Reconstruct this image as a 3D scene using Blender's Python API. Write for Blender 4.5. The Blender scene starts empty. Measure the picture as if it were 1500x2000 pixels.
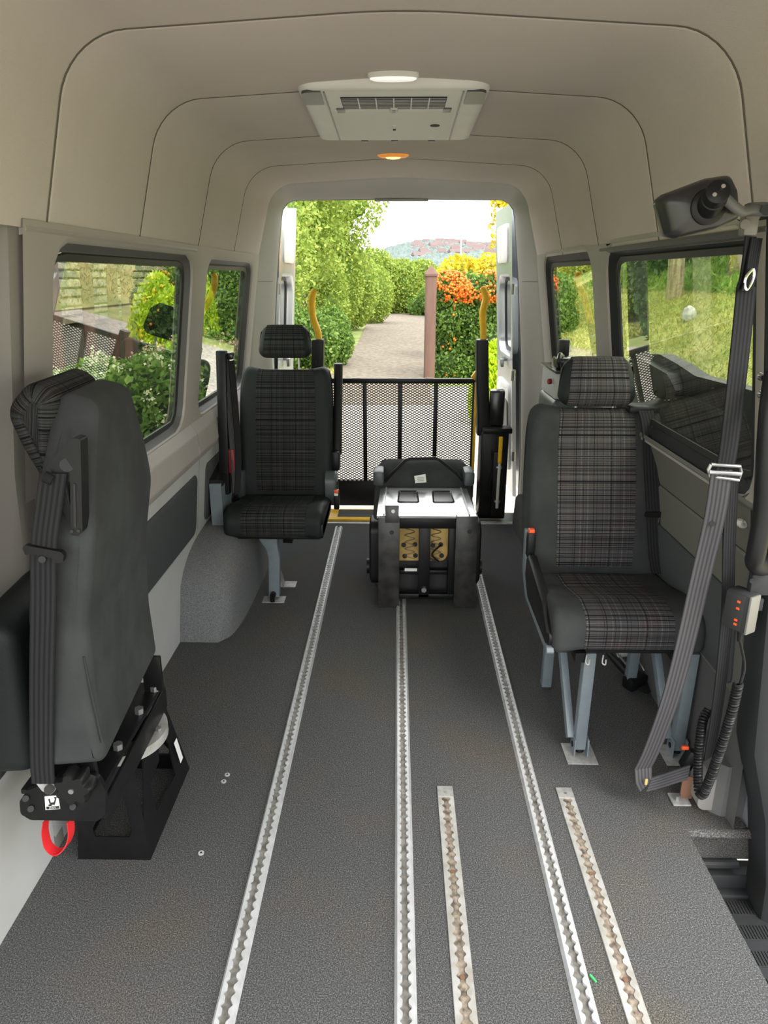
import bpy, bmesh, math, random
import numpy as np
from mathutils import Vector, Matrix
random.seed(7); RNG = np.random.default_rng(7)
S = bpy.context.scene
COL = S.collection
PI = math.pi

# ------------------------------------------------------------------ camera
F, HOR, VPX, CAMH = 1390.0, 540.0, 776.0, 1.4
TH = math.atan((1000-HOR)/F)
PSI = math.atan((VPX-750)/F*math.cos(TH))
cam = bpy.data.cameras.new('camera'); camo = bpy.data.objects.new('camera', cam); COL.objects.link(camo)
cam.sensor_fit = 'VERTICAL'; cam.sensor_height = 36.0; cam.lens = F*36.0/2000.0
cam.clip_start = 0.02; cam.clip_end = 2000
camo.location = (0, 0, CAMH); camo.rotation_euler = (PI/2-TH, 0, PSI)
S.camera = camo
# ------------------------------------------------------------------ world: bright overcast sky
W = bpy.data.worlds.new('overcast_sky'); S.world = W; W.use_nodes = True
nt = W.node_tree; nt.nodes.clear()
o = nt.nodes.new('ShaderNodeOutputWorld'); b = nt.nodes.new('ShaderNodeBackground')
tc = nt.nodes.new('ShaderNodeTexCoord'); ns = nt.nodes.new('ShaderNodeTexNoise'); cr = nt.nodes.new('ShaderNodeValToRGB')
ns.inputs['Scale'].default_value = 3.0; ns.inputs['Detail'].default_value = 6
cr.color_ramp.elements[0].position = .3; cr.color_ramp.elements[0].color = (.84, .89, .96, 1)
cr.color_ramp.elements[1].position = .62; cr.color_ramp.elements[1].color = (1, .99, .97, 1)
nt.links.new(tc.outputs['Generated'], ns.inputs['Vector']); nt.links.new(ns.outputs['Fac'], cr.inputs['Fac'])
nt.links.new(cr.outputs['Color'], b.inputs['Color']); b.inputs['Strength'].default_value = 1.15
nt.links.new(b.outputs['Background'], o.inputs['Surface'])
sun = bpy.data.lights.new('veiled_sun', 'SUN'); sun.energy = 1.0; sun.angle = math.radians(25); sun.color = (1, .95, .86)
suno = bpy.data.objects.new('veiled_sun', sun); COL.objects.link(suno); suno.rotation_euler = (math.radians(42), 0, math.radians(35))
vs = S.view_settings; vs.view_transform = 'Standard'; vs.look = 'None'; vs.gamma = 1.0; vs.exposure = 1.95; vs.use_curve_mapping = False
S.cycles.max_bounces = 10; S.cycles.diffuse_bounces = 6; S.cycles.transparent_max_bounces = 16

# ------------------------------------------------------------------ helpers
_fw = Vector((-math.sin(PSI)*math.cos(TH), math.cos(PSI)*math.cos(TH), -math.sin(TH)))
_rt = Vector((math.cos(PSI), math.sin(PSI), 0)); _up = _rt.cross(_fw); _C = Vector((0, 0, CAMH))
def ray(px, py): return _fw+_rt*((px-750)/F)-_up*((py-1000)/F)
def at(px, py, Y): d = ray(px, py); return _C+d*(Y/d.y)
def atz(px, py, z): d = ray(px, py); return _C+d*((z-CAMH)/d.z)

MATS = {}
def nodes_of(m): return m.node_tree.nodes, m.node_tree.links
def mat(name, col, rough=.5, metal=0.0, var=0.0, vscale=20.0, bump=0.0, bscale=200.0, spec=.5, col2=None, detail=3, coat=0, aniso=None):
    """Principled material; optional noise mix towards col2 (or a darker col) and noise bump, in object space"""
    m = bpy.data.materials.new(name); m.use_nodes = True; N, L = nodes_of(m); p = N['Principled BSDF']
    p.inputs['Base Color'].default_value = (*col, 1); p.inputs['Roughness'].default_value = rough
    p.inputs['Metallic'].default_value = metal; p.inputs['Specular IOR Level'].default_value = spec
    if coat: p.inputs['Coat Weight'].default_value = coat
    t = N.new('ShaderNodeTexCoord'); src = t.outputs['Object']
    if aniso:
        mp = N.new('ShaderNodeMapping'); mp.inputs['Scale'].default_value = aniso; L.new(src, mp.inputs['Vector']); src = mp.outputs['Vector']
    if var or col2:
        n = N.new('ShaderNodeTexNoise'); n.inputs['Scale'].default_value = vscale; n.inputs['Detail'].default_value = detail
        r = N.new('ShaderNodeValToRGB'); c2 = col2 or tuple(c*(1-var) for c in col)
        r.color_ramp.elements[0].position = .36; r.color_ramp.elements[0].color = (*c2, 1)
        r.color_ramp.elements[1].position = .64; r.color_ramp.elements[1].color = (*col, 1)
        L.new(src, n.inputs['Vector']); L.new(n.outputs['Fac'], r.inputs['Fac']); L.new(r.outputs['Color'], p.inputs['Base Color'])
    if bump:
        n2 = N.new('ShaderNodeTexNoise'); n2.inputs['Scale'].default_value = bscale; n2.inputs['Detail'].default_value = 2
        bp = N.new('ShaderNodeBump'); bp.inputs['Strength'].default_value = bump; bp.inputs['Distance'].default_value = .004
        L.new(src, n2.inputs['Vector']); L.new(n2.outputs['Fac'], bp.inputs['Height']); L.new(bp.outputs['Normal'], p.inputs['Normal'])
    MATS[name] = m; return m
def emat(name, col, strength):
    m = bpy.data.materials.new(name); m.use_nodes = True; N, L = nodes_of(m); p = N['Principled BSDF']
    p.inputs['Base Color'].default_value = (*col, 1); p.inputs['Emission Color'].default_value = (*col, 1); p.inputs['Emission Strength'].default_value = strength
    MATS[name] = m; return m
def glassmat(name, tint):
    m = bpy.data.materials.new(name); m.use_nodes = True; N, L = nodes_of(m); N.remove(N['Principled BSDF']); out = N['Material Output']
    tr = N.new('ShaderNodeBsdfTransparent'); tr.inputs['Color'].default_value = (*tint, 1)
    gl = N.new('ShaderNodeBsdfGlossy'); gl.inputs['Roughness'].default_value = 0.0; gl.inputs['Color'].default_value = (1, 1, 1, 1)
    fr = N.new('ShaderNodeFresnel'); fr.inputs['IOR'].default_value = 1.5; mx = N.new('ShaderNodeMixShader')
    g = N.new('ShaderNodeNewGeometry'); ml = N.new('ShaderNodeMath'); ml.operation = 'MULTIPLY'
    inv = N.new('ShaderNodeMath'); inv.operation = 'SUBTRACT'; inv.inputs[0].default_value = 1.0
    L.new(g.outputs['Backfacing'], inv.inputs[1]); dbl = N.new('ShaderNodeMath'); dbl.operation = 'MULTIPLY'; dbl.inputs[1].default_value = 1.8; dbl.use_clamp = True   # both faces of the pane reflect
    L.new(fr.outputs['Fac'], dbl.inputs[0]); L.new(dbl.outputs[0], ml.inputs[0]); L.new(inv.outputs[0], ml.inputs[1])
    L.new(ml.outputs[0], mx.inputs['Fac']); L.new(tr.outputs[0], mx.inputs[1]); L.new(gl.outputs[0], mx.inputs[2]); L.new(mx.outputs[0], out.inputs['Surface'])
    MATS[name] = m; return m
def leafmat(name, c1, c2, trans=.35, rough=.5):
    m = bpy.data.materials.new(name); m.use_nodes = True; N, L = nodes_of(m); p = N['Principled BSDF']; out = N['Material Output']
    g = N.new('ShaderNodeNewGeometry'); r = N.new('ShaderNodeValToRGB')
    r.color_ramp.elements[0].color = (*c1, 1); r.color_ramp.elements[1].color = (*c2, 1)
    L.new(g.outputs['Random Per Island'], r.inputs['Fac']); L.new(r.outputs['Color'], p.inputs['Base Color'])
    p.inputs['Roughness'].default_value = rough; p.inputs['Specular IOR Level'].default_value = .3
    t = N.new('ShaderNodeBsdfTranslucent'); L.new(r.outputs['Color'], t.inputs['Color']); mx = N.new('ShaderNodeMixShader'); mx.inputs['Fac'].default_value = trans
    L.new(p.outputs[0], mx.inputs[1]); L.new(t.outputs[0], mx.inputs[2]); L.new(mx.outputs[0], out.inputs['Surface'])
    MATS[name] = m; return m

def rpoly(pts, seg=5):
    """closed 2-D polygon with filleted corners; pts = (x, y[, r])"""
    out = []; n = len(pts)
    for i in range(n):
        p = Vector(pts[i][:2]); r = pts[i][2] if len(pts[i]) > 2 else 0
        if r <= 0: out.append((p.x, p.y)); continue
        a = (Vector(pts[i-1][:2])-p); c = (Vector(pts[(i+1) % n][:2])-p); la, lc = a.length, c.length; a.normalize(); c.normalize()
        ang = math.acos(max(-1, min(1, a.dot(c)))); d = min(r/math.tan(ang/2), la*.49, lc*.49); rr = d*math.tan(ang/2)
        ctr = p+(a+c).normalized()*(rr/math.sin(ang/2)); s = p+a*d-ctr; e = p+c*d-ctr
        a0 = math.atan2(s.y, s.x); a1 = math.atan2(e.y, e.x); da = (a1-a0+PI) % (2*PI)-PI
        for k in range(seg+1):
            t = a0+da*k/seg; out.append((ctr.x+rr*math.cos(t), ctr.y+rr*math.sin(t)))
    return out
def rrect(w, h, r, seg=5, cx=0, cy=0):
    return rpoly([(cx-w/2, cy-h/2, r), (cx+w/2, cy-h/2, r), (cx+w/2, cy+h/2, r), (cx-w/2, cy+h/2, r)], seg)
def dense(poly, step):
    out = []; n = len(poly)
    for i in range(n):
        a = Vector(poly[i]); b2 = Vector(poly[(i+1) % n]); k = max(1, int((b2-a).length/step))
        for j in range(k): q = a.lerp(b2, j/k); out.append((q.x, q.y))
    return out
def smooth_path(pts, n=8):
    """Catmull-Rom through 3-D points"""
    P = [Vector(p) for p in pts]; P = [P[0]*2-P[1]]+P+[P[-1]*2-P[-2]]; out = []
    for i in range(1, len(P)-2):
        for k in range(n):
            t = k/n; a, b_, c, d = P[i-1], P[i], P[i+1], P[i+2]
            out.append(.5*((2*b_)+(c-a)*t+(2*a-5*b_+4*c-d)*t*t+(3*b_-a-3*c+d)*t**3))
    out.append(P[-2]); return out

class MB:
    def __init__(s): s.v = []; s.f = []; s.uv = None
    def add(s, v, f):
        k = len(s.v); s.v += [tuple(x) for x in v]; s.f += [tuple(i+k for i in q) for q in f]; return s
    def box(s, c, size, rot=None, bev=0.0, seg=2, taper=None):
        bm = bmesh.new(); bmesh.ops.create_cube(bm, size=1)
        for v in bm.verts:
            z = v.co.z+.5
            v.co = Vector((v.co.x*size[0], v.co.y*size[1], v.co.z*size[2]))
            if taper: v.co.x *= 1+(taper[0]-1)*z; v.co.y *= 1+(taper[1]-1)*z
        if bev: bmesh.ops.bevel(bm, geom=bm.edges[:], offset=bev, segments=seg, affect='EDGES', profile=.5)
        R = rot.to_matrix() if hasattr(rot, 'to_matrix') else (rot or Matrix.Identity(3)); c = Vector(c)
        bm.verts.ensure_lookup_table(); s.add([R @ v.co+c for v in bm.verts], [[v.index for v in f.verts] for f in bm.faces]); bm.free(); return s
    def bar(s, a, b_, w, h, bev=0.0, up=(0, 0, 1)):
        a = Vector(a); b_ = Vector(b_); z = (b_-a); l = z.length; z.normalize(); u = Vector(up)
        if abs(z.dot(u)) > .98: u = Vector((0, 1, 0))
        x = u.cross(z).normalized(); y = z.cross(x); R = Matrix((x, y, z)).transposed()
        return s.box((a+b_)/2, (w, h, l), R, bev)
    def loft(s, rings, closed=True, cap=True, loop=False):
        n = len(rings[0]); v = [p for r in rings for p in r]; f = []
        m = len(rings)
        for i in range(m if loop else m-1):
            for j in range(n if closed else n-1):
                a = i*n+j; b_ = i*n+(j+1) % n; c = ((i+1) % m)*n+(j+1) % n; d = ((i+1) % m)*n+j; f.append((a, b_, c, d))
        if cap and closed and not loop: f.append(tuple(range(n-1, -1, -1))); f.append(tuple(range((m-1)*n, m*n)))
        return s.add(v, f)
    def tube(s, path, r, seg=8, cap=True):
        P = [Vector(p) for p in path]; rings = []; R = r if hasattr(r, '__len__') else [r]*len(P)
        t = (P[1]-P[0]).normalized(); u = t.orthogonal().normalized()
        for i, p in enumerate(P):
            t2 = (P[min(i+1, len(P)-1)]-P[max(i-1, 0)]).normalized()
            u = (u-t2*u.dot(t2)).normalized(); w = t2.cross(u)
            rings.append([p+(u*math.cos(2*PI*k/seg)+w*math.sin(2*PI*k/seg))*R[i] for k in range(seg)])
        return s.loft(rings, True, cap)
    def cyl(s, a, b_, r, seg=16, r2=None):
        a = Vector(a); b_ = Vector(b_); return s.tube([a, b_], [r, r if r2 is None else r2], seg)
    def prism(s, poly, fn, d0, d1):
        """extrude a 2-D polygon: fn(u, v, d) -> 3-D"""
        return s.loft([[fn(u, v, d0) for u, v in poly], [fn(u, v, d1) for u, v in poly]])
    def ribbon(s, path, widths, th=.0025, uv=True):
        """strap: path points, widths = list of half-width vectors"""
        P = [Vector(p) for p in path]; rings = []
        for i, p in enumerate(P):
            w = Vector(widths[i]) if isinstance(widths, list) else Vector(widths)
            t = (P[min(i+1, len(P)-1)]-P[max(i-1, 0)]).normalized(); n = t.cross(w).normalized()*th/2
            k = 6; s.ruv = getattr(s, 'ruv', [])+[(j/k, i*.1) for j in range(k+1)]+[(1-j/k, i*.1) for j in range(k+1)]
            rings.append([p+w*(2*j/k-1)+n for j in range(k+1)]+[p-w*(2*j/k-1)-n for j in range(k+1)])
        return s.loft(rings, True, True)

INV = {}
def link(o_): COL.objects.link(o_); return o_
def world_of(p):
    M = Matrix.Identity(4)
    while p is not None: M = p.matrix_basis @ M; p = p.parent
    return M
def build(name, mb, m, parent=None, local=False, sharp=35, kind=None, uv=None):
    me = bpy.data.meshes.new(name); v = mb.v
    if parent is not None and not local:
        Mi = world_of(parent).inverted(); v = [tuple(Mi @ Vector(p)) for p in v]
    me.from_pydata(v, [], mb.f)
    bm = bmesh.new(); bm.from_mesh(me); bmesh.ops.recalc_face_normals(bm, faces=bm.faces); bm.to_mesh(me); bm.free()
    if uv is None and len(getattr(mb, 'ruv', [])) == len(mb.v): uv = mb.ruv
    if uv is not None:
        l = me.uv_layers.new(name='UVMap')
        for lp in me.loops: l.data[lp.index].uv = uv[lp.vertex_index]
    for p in me.polygons: p.use_smooth = True
    me.set_sharp_from_angle(angle=math.radians(sharp))
    me.materials.append(MATS[m] if isinstance(m, str) else m)
    o_ = link(bpy.data.objects.new(name, me)); o_.parent = parent
    if kind: o_['kind'] = kind
    return o_
def tag(o_, label, cat, group=None):
    o_['label'] = label; o_['category'] = cat
    if group: o_['group'] = group
    return o_
def struct(o_, label=None):
    o_['kind'] = 'structure'
    if label: o_['label'] = label
    return o_
def thing(name, loc, label, cat, group=None, rz=0.0):
    e = link(bpy.data.objects.new(name, None)); e.empty_display_size = .05; e.location = loc; e.rotation_euler = (0, 0, rz)
    return tag(e, label, cat, group)
def sempty(name, loc=(0, 0, 0)):
    e = link(bpy.data.objects.new(name, None)); e.empty_display_size = .05; e.location = loc; e['kind'] = 'structure'; return e
def shared(name, proto, parent, M=None):
    o_ = link(bpy.data.objects.new(name, proto.data)); o_.parent = parent
    if M is not None: o_.matrix_basis = M
    return o_

# ------------------------------------------------------------------ materials
mat('headliner', (.635, .565, .53), .95, bump=.25, bscale=500, var=.08, vscale=1.8, spec=.1)
mat('trim_grey', (.37, .335, .312), .55, bump=.08, bscale=900, var=.05, vscale=3)
mat('trim_right', (.15, .145, .13), .5, bump=.08, bscale=900)
mat('portal_grey', (.25, .235, .21), .6)
mat('pillar_grey', (.20, .185, .165), .6)
mat('trim_dark', (.10, .10, .098), .55, bump=.1, bscale=800)
mat('trim_charcoal', (.026, .027, .029), .6, bump=.1, bscale=800, spec=.25)
mat('panel_light', (.46, .46, .45), .6, var=.08, vscale=5)
mat('panel_inset', (.050, .053, .057), .7, bump=.2, bscale=600)
mat('seal', (.02, .02, .02), .5)
mat('black_plastic', (.009, .009, .010), .42, bump=.05, bscale=900, spec=.28)
mat('black_gloss', (.012, .012, .013), .22)
mat('black_metal', (.008, .008, .009), .40, var=.3, vscale=30, spec=.28)
mat('worn_black', (.016, .016, .017), .35, col2=(.042, .039, .036), vscale=22, detail=14)
mat('alu', (.60, .61, .62), .36, metal=.3, var=.18, vscale=40)
mat('alu_dirty', (.50, .50, .49), .42, metal=.3, col2=(.36, .345, .31), vscale=25, detail=6)
mat('chrome', (.8, .8, .82), .12, metal=1)
mat('steel', (.36, .36, .36), .38, metal=.8)
mat('galv', (.42, .42, .405), .5, metal=.4, var=.25, vscale=60)
mat('bluegrey', (.165, .195, .215), .42, var=.1, vscale=30)
mat('hinge_grey', (.055, .07, .073), .4)
mat('silver_paint', (.58, .60, .63), .25, metal=.55)
mat('door_grey', (.25, .26, .28), .35)
mat('white_plastic', (.74, .73, .70), .45, var=.06, vscale=8)
mat('off_white', (.70, .69, .64), .5)
mat('plastic_shade', (.07, .07, .077), .35)
mat('yellow', (.86, .50, .012), .4, var=.12, vscale=30)
mat('red', (.62, .015, .02), .6)
mat('orange_red', (.85, .10, .02), .4)
mat('red_dark', (.25, .01, .015), .5)
mat('foam', (.62, .42, .14), .9, var=.35, vscale=10)
mat('belt', (.020, .020, .022), .8, spec=.2, bump=.3, bscale=1500)
mat('belt_grey', (.062, .060, .065), .75, spec=.25, bump=.3, bscale=1500)
for nm in ('belt', 'belt_grey'):    # woven ribs along the webbing
    N, L = nodes_of(MATS[nm]); p = N['Principled BSDF']; c0 = tuple(p.inputs['Base Color'].default_value)[:3]
    t = N.new('ShaderNodeTexCoord'); w_ = N.new('ShaderNodeTexWave'); w_.inputs['Scale'].default_value = 1.6; w_.bands_direction = 'X'; r_ = N.new('ShaderNodeValToRGB')
    r_.color_ramp.elements[0].position = .2; r_.color_ramp.elements[0].color = (*[c*.62 for c in c0], 1); r_.color_ramp.elements[1].position = .7; r_.color_ramp.elements[1].color = (*[c*1.2 for c in c0], 1)
    L.new(t.outputs['UV'], w_.inputs['Vector']); L.new(w_.outputs['Fac'], r_.inputs['Fac']); L.new(r_.outputs['Color'], p.inputs['Base Color'])
mat('cloth_black', (.052, .055, .056), .95, bump=.35, bscale=1300, var=.25, vscale=9, spec=.15)
mat('leather_black', (.011, .014, .0145), .55, bump=.25, bscale=900, spec=.28)
mat('reel_grey', (.30, .29, .27), .4, metal=.3)
mat('mirror_shell', (.022, .022, .023), .34, bump=.06, bscale=700)
mat('paper', (.8, .8, .78), .7)
mat('ink', (.02, .02, .02), .7)
mat('wire', (.25, .22, .18), .4, metal=.8)
mat('green_bit', (.05, .4, .12), .6)
glassmat('glass_left', (.66, .69, .64)); glassmat('glass_right', (.84, .86, .78)); glassmat('glass_clear', (.95, .96, .94))
glassmat('door_glass', (.35, .37, .38))
emat('led_white', (1, .97, .92), .14); emat('amber_bulb', (1, .50, .12), 1.1)
emat('amber_lens', (.95, .36, .07), .10)

# carpet: salt-and-pepper pile
def carpet(name, a, b_, c):
    m = bpy.data.materials.new(name); m.use_nodes = True; N, L = nodes_of(m); p = N['Principled BSDF']; p.inputs['Roughness'].default_value = 1; p.inputs['Specular IOR Level'].default_value = .05
    t = N.new('ShaderNodeTexCoord')
    n = N.new('ShaderNodeTexNoise'); n.inputs['Scale'].default_value = 330; n.inputs['Detail'].default_value = 5; n.inputs['Roughness'].default_value = .85
    r = N.new('ShaderNodeValToRGB'); r.color_ramp.elements[0].position = .38; r.color_ramp.elements[0].color = (*a, 1)
    r.color_ramp.elements[1].position = .68; r.color_ramp.elements[1].color = (*c, 1); e = r.color_ramp.elements.new(.52); e.color = (*b_, 1)
    n3 = N.new('ShaderNodeTexNoise'); n3.inputs['Scale'].default_value = 3.0; n3.inputs['Detail'].default_value = 4
    r3 = N.new('ShaderNodeValToRGB'); r3.color_ramp.elements[0].position = .5; r3.color_ramp.elements[0].color = (1, 1, 1, 1); r3.color_ramp.elements[1].position = .75; r3.color_ramp.elements[1].color = (1.15, 1.02, .84, 1)
    mx = N.new('ShaderNodeMix'); mx.data_type = 'RGBA'; mx.blend_type = 'MULTIPLY'; mx.inputs[0].default_value = 1
    L.new(t.outputs['Object'], n.inputs['Vector']); L.new(t.outputs['Object'], n3.inputs['Vector']); L.new(n3.outputs['Fac'], r3.inputs['Fac'])
    L.new(n.outputs['Fac'], r.inputs['Fac']); L.new(r.outputs['Color'], mx.inputs[6]); L.new(r3.outputs['Color'], mx.inputs[7]); L.new(mx.outputs[2], p.inputs['Base Color'])
    bp = N.new('ShaderNodeBump'); bp.inputs['Strength'].default_value = .7; bp.inputs['Distance'].default_value = .004; L.new(n.outputs['Fac'], bp.inputs['Height']); L.new(bp.outputs['Normal'], p.inputs['Normal'])
    MATS[name] = m
carpet('carpet', (.028, .029, .031), (.090, .092, .094), (.36, .36, .355))
carpet('carpet_light', (.09, .092, .095), (.20, .205, .21), (.36, .37, .38))

# plaid seat cloth driven by UV in metres
def plaid(name, base, dark, light, red, blue):
    m = bpy.data.materials.new(name); m.use_nodes = True; N, L = nodes_of(m); p = N['Principled BSDF']; p.inputs['Roughness'].default_value = .95; p.inputs['Specular IOR Level'].default_value = .1
    t = N.new('ShaderNodeTexCoord'); sx = N.new('ShaderNodeSeparateXYZ'); L.new(t.outputs['UV'], sx.inputs[0])
    def lines(axis, scale, lo, hi, off=0.0):
        mu = N.new('ShaderNodeMath'); mu.operation = 'MULTIPLY_ADD'; mu.inputs[1].default_value = scale; mu.inputs[2].default_value = off; L.new(sx.outputs[axis], mu.inputs[0])
        n = N.new('ShaderNodeTexNoise'); n.noise_dimensions = '1D'; n.inputs['Scale'].default_value = 1; n.inputs['Detail'].default_value = 1; L.new(mu.outputs[0], n.inputs['W'])
        r = N.new('ShaderNodeMapRange'); r.inputs['From Min'].default_value = lo; r.inputs['From Max'].default_value = hi; L.new(n.outputs['Fac'], r.inputs['Value']); return r.outputs['Result']
    def mix(fac, a, c, k=1.0):
        mx = N.new('ShaderNodeMix'); mx.data_type = 'RGBA'; mm = N.new('ShaderNodeMath'); mm.operation = 'MULTIPLY'; mm.inputs[1].default_value = k; L.new(fac, mm.inputs[0]); L.new(mm.outputs[0], mx.inputs[0])
        if isinstance(a, tuple): mx.inputs[6].default_value = (*a, 1)
        else: L.new(a, mx.inputs[6])
        mx.inputs[7].default_value = (*c, 1); return mx.outputs[2]
    w = N.new('ShaderNodeTexNoise'); w.inputs['Scale'].default_value = 14; L.new(t.outputs['UV'], w.inputs['Vector'])
    wr = N.new('ShaderNodeMapRange'); wr.inputs['From Min'].default_value = .52; wr.inputs['From Max'].default_value = .72; L.new(w.outputs['Fac'], wr.inputs['Value'])
    wr2 = N.new('ShaderNodeMapRange'); wr2.inputs['From Min'].default_value = .45; wr2.inputs['From Max'].default_value = .28; L.new(w.outputs['Fac'], wr2.inputs['Value'])
    c = mix(wr.outputs['Result'], base, red, .55); c = mix(wr2.outputs['Result'], c, blue, .5)
    c = mix(lines(0, 900, .45, .65), c, light, .22); c = mix(lines(0, 130, .66, .70, 31), c, light, .55)
    c = mix(lines(1, 420, .52, .60, 7), c, dark, .75); c = mix(lines(1, 170, .57, .62, 55), c, dark, .95); c = mix(lines(0, 160, .64, .68, 91), c, dark, .7)
    c = mix(lines(1, 60, .60, .72, 23), c, dark, .6); c = mix(lines(1, 300, .69, .72, 17), c, light, .5)
    L.new(c, p.inputs['Base Color']); MATS[name] = m
plaid('plaid_front', (.075, .072, .075), (.007, .007, .008), (.19, .18, .18), (.11, .062, .062), (.045, .056, .066))
plaid('plaid_rear', (.036, .037, .036), (.006, .006, .006), (.085, .085, .08), (.07, .05, .05), (.04, .05, .05))

# ================================================================== VAN SHELL
def surf(z): return .715+(1.5-z)*.149
def ringpts(poly, ctr, angs):
    out = []
    for a in angs:
        d = Vector((math.cos(a), math.sin(a))); best = None
        for i in range(len(poly)):
            p = Vector(poly[i])-ctr; q = Vector(poly[(i+1) % len(poly)])-ctr; e = q-p; den = d.x*e.y-d.y*e.x
            if abs(den) < 1e-12: continue
            t = (p.x*e.y-p.y*e.x)/den; u = (p.x*d.y-p.y*d.x)/den
            if t > 0 and -1e-6 <= u <= 1+1e-6 and (best is None or t > best): best = t
        out.append(ctr+d*best)
    return out
def window_unit(root, sg, sec, op, r, glass, fmat, sf=surf, depth=.034, seal=.02, dk=None, rmat='trim_charcoal'):
    Y0, Y1, z0, z1 = sec; a, b_, c, d = op; ctr = Vector(((a+b_)/2, (c+d)/2))
    angs = sorted([2*PI*k/96 for k in range(96)]+[math.atan2(z-ctr.y, y-ctr.x) % (2*PI) for y in (Y0, Y1) for z in (z0, z1)])
    rect = [(Y0, z0), (Y1, z0), (Y1, z1), (Y0, z1)]
    def rr(g): return rrect(b_-a+2*g, d-c+2*g, r+g, 8, ctr.x, ctr.y)
    def ring(poly, off): return [(sg*(sf(p.y)+off), p.x, p.y) for p in ringpts(poly, ctr, angs)]
    if dk is None:
        build('frame', MB().loft([ring(rect, 0), ring(rr(.022), 0), ring(rr(.008), .004), ring(rr(0), .014), ring(rr(-.006), depth)], cap=False), fmat, root)
    else:
        build('frame', MB().loft([ring(rect, 0), ring(rr(dk+.016), 0), ring(rr(dk+.005), .003), ring(rr(dk), .010)], cap=False), fmat, root)
        build('reveal', MB().loft([ring(rr(dk), .010), ring(rr(dk*.6), .016), ring(rr(-.006), depth)], cap=False), rmat, root)
    m = MB().loft([ring(rr(-.006), depth-.004), ring(rr(-.010), depth-.008), ring(rr(-.006-seal), depth-.004), ring(rr(-.006-seal), depth+.002)], cap=False)
    build('seal', m, 'seal', root)
    P = rr(-.012); m = MB().loft([[(sg*(sf(z)+depth+.001), y, z) for y, z in P], [(sg*(sf(z)+depth+.006), y, z) for y, z in P]])
    build('pane', m, glass, root)
# --- floor
fl = struct(build('floor', MB().add(
    [(x, y, z) for z in (0, -.03) for x, y in ((-.9, -.3), (.78, -.3), (.78, 1.545), (.94, 1.56), (.94, 4.02), (-.9, 4.02))],
    [(0, 1, 2, 3, 4, 5), (11, 10, 9, 8, 7, 6)]+[(i, (i+1) % 6, (i+1) % 6+6, i+6) for i in range(6)]), 'carpet'))
for i, (px, py) in enumerate(((444, 1514), (437, 1527), (393, 1667))):
    p = atz(px, py, 0); m = MB().cyl((p.x, p.y, 0), (p.x, p.y, .003), .0075, 14); sc = build('screw', m, 'alu', fl)
    build('socket', MB().cyl((p.x, p.y, .0025), (p.x, p.y, .0036), .003, 6), 'ink', sc)
p = atz(1158, 1913, 0); build('litter', MB().box((p.x, p.y, .003), (.004, .018, .004), Matrix.Rotation(.5, 3, 'Z')), 'green_bit', fl)
# carpet step riser and bullnose on the doorway side
m = MB().loft([[(x, 1.552-.012*math.cos(t)*1.2, -.012+.013*math.sin(t)) for t in [PI*k/8-PI/2 for k in range(9)]]+[(x, 1.60, -.026)] for x in (.775, .86, .95, .965)])
build('bullnose', m, 'carpet', fl)
build('riser', MB().box((.91, 1.595, -.075), (.29, .02, .11)), 'carpet', fl)
build('riser_edge', MB().box((.775, .62, -.09), (.012, 1.95, .13)), 'trim_dark', fl)
# --- side walls
wl = sempty('wall_left'); wr = sempty('wall_right')
def strip(prof, sg, ys): return MB().loft([[(sg*x, y, z) for x, z in prof] for y in ys], closed=False, cap=False)
def wallprof(sg, zs):
    return rpoly([(surf(zs), zs), (.787, zs-.045, .03), (.785, zs-.13, .02), (.80, zs-.165, .01), (.83, zs-.165)], 4)
zl = .845; zr = .915
SEC_L = [(1.45, 2.765), (2.765, 3.9)]; OPL = [(1.60, 2.66, .862, 1.458), (2.885, 3.76, .868, 1.452)]
SEC_R = [(1.50, 2.735), (2.735, 3.9)]; OPR = [(1.575, 2.615, .935, 1.472), (2.865, 3.72, .935, 1.468)]
for i in range(2):
    w = sempty('window_%d' % (i+1)); window_unit(w, -1, (*SEC_L[i], zl, 1.505), OPL[i], .07, 'glass_left', 'trim_grey', dk=.012, rmat='trim_dark')
    w = sempty('window_%d' % (i+3)); window_unit(w, 1, (*SEC_R[i], zr, 1.505), OPR[i], .07, 'glass_right', 'trim_grey', dk=.028, rmat='trim_charcoal')
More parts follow.
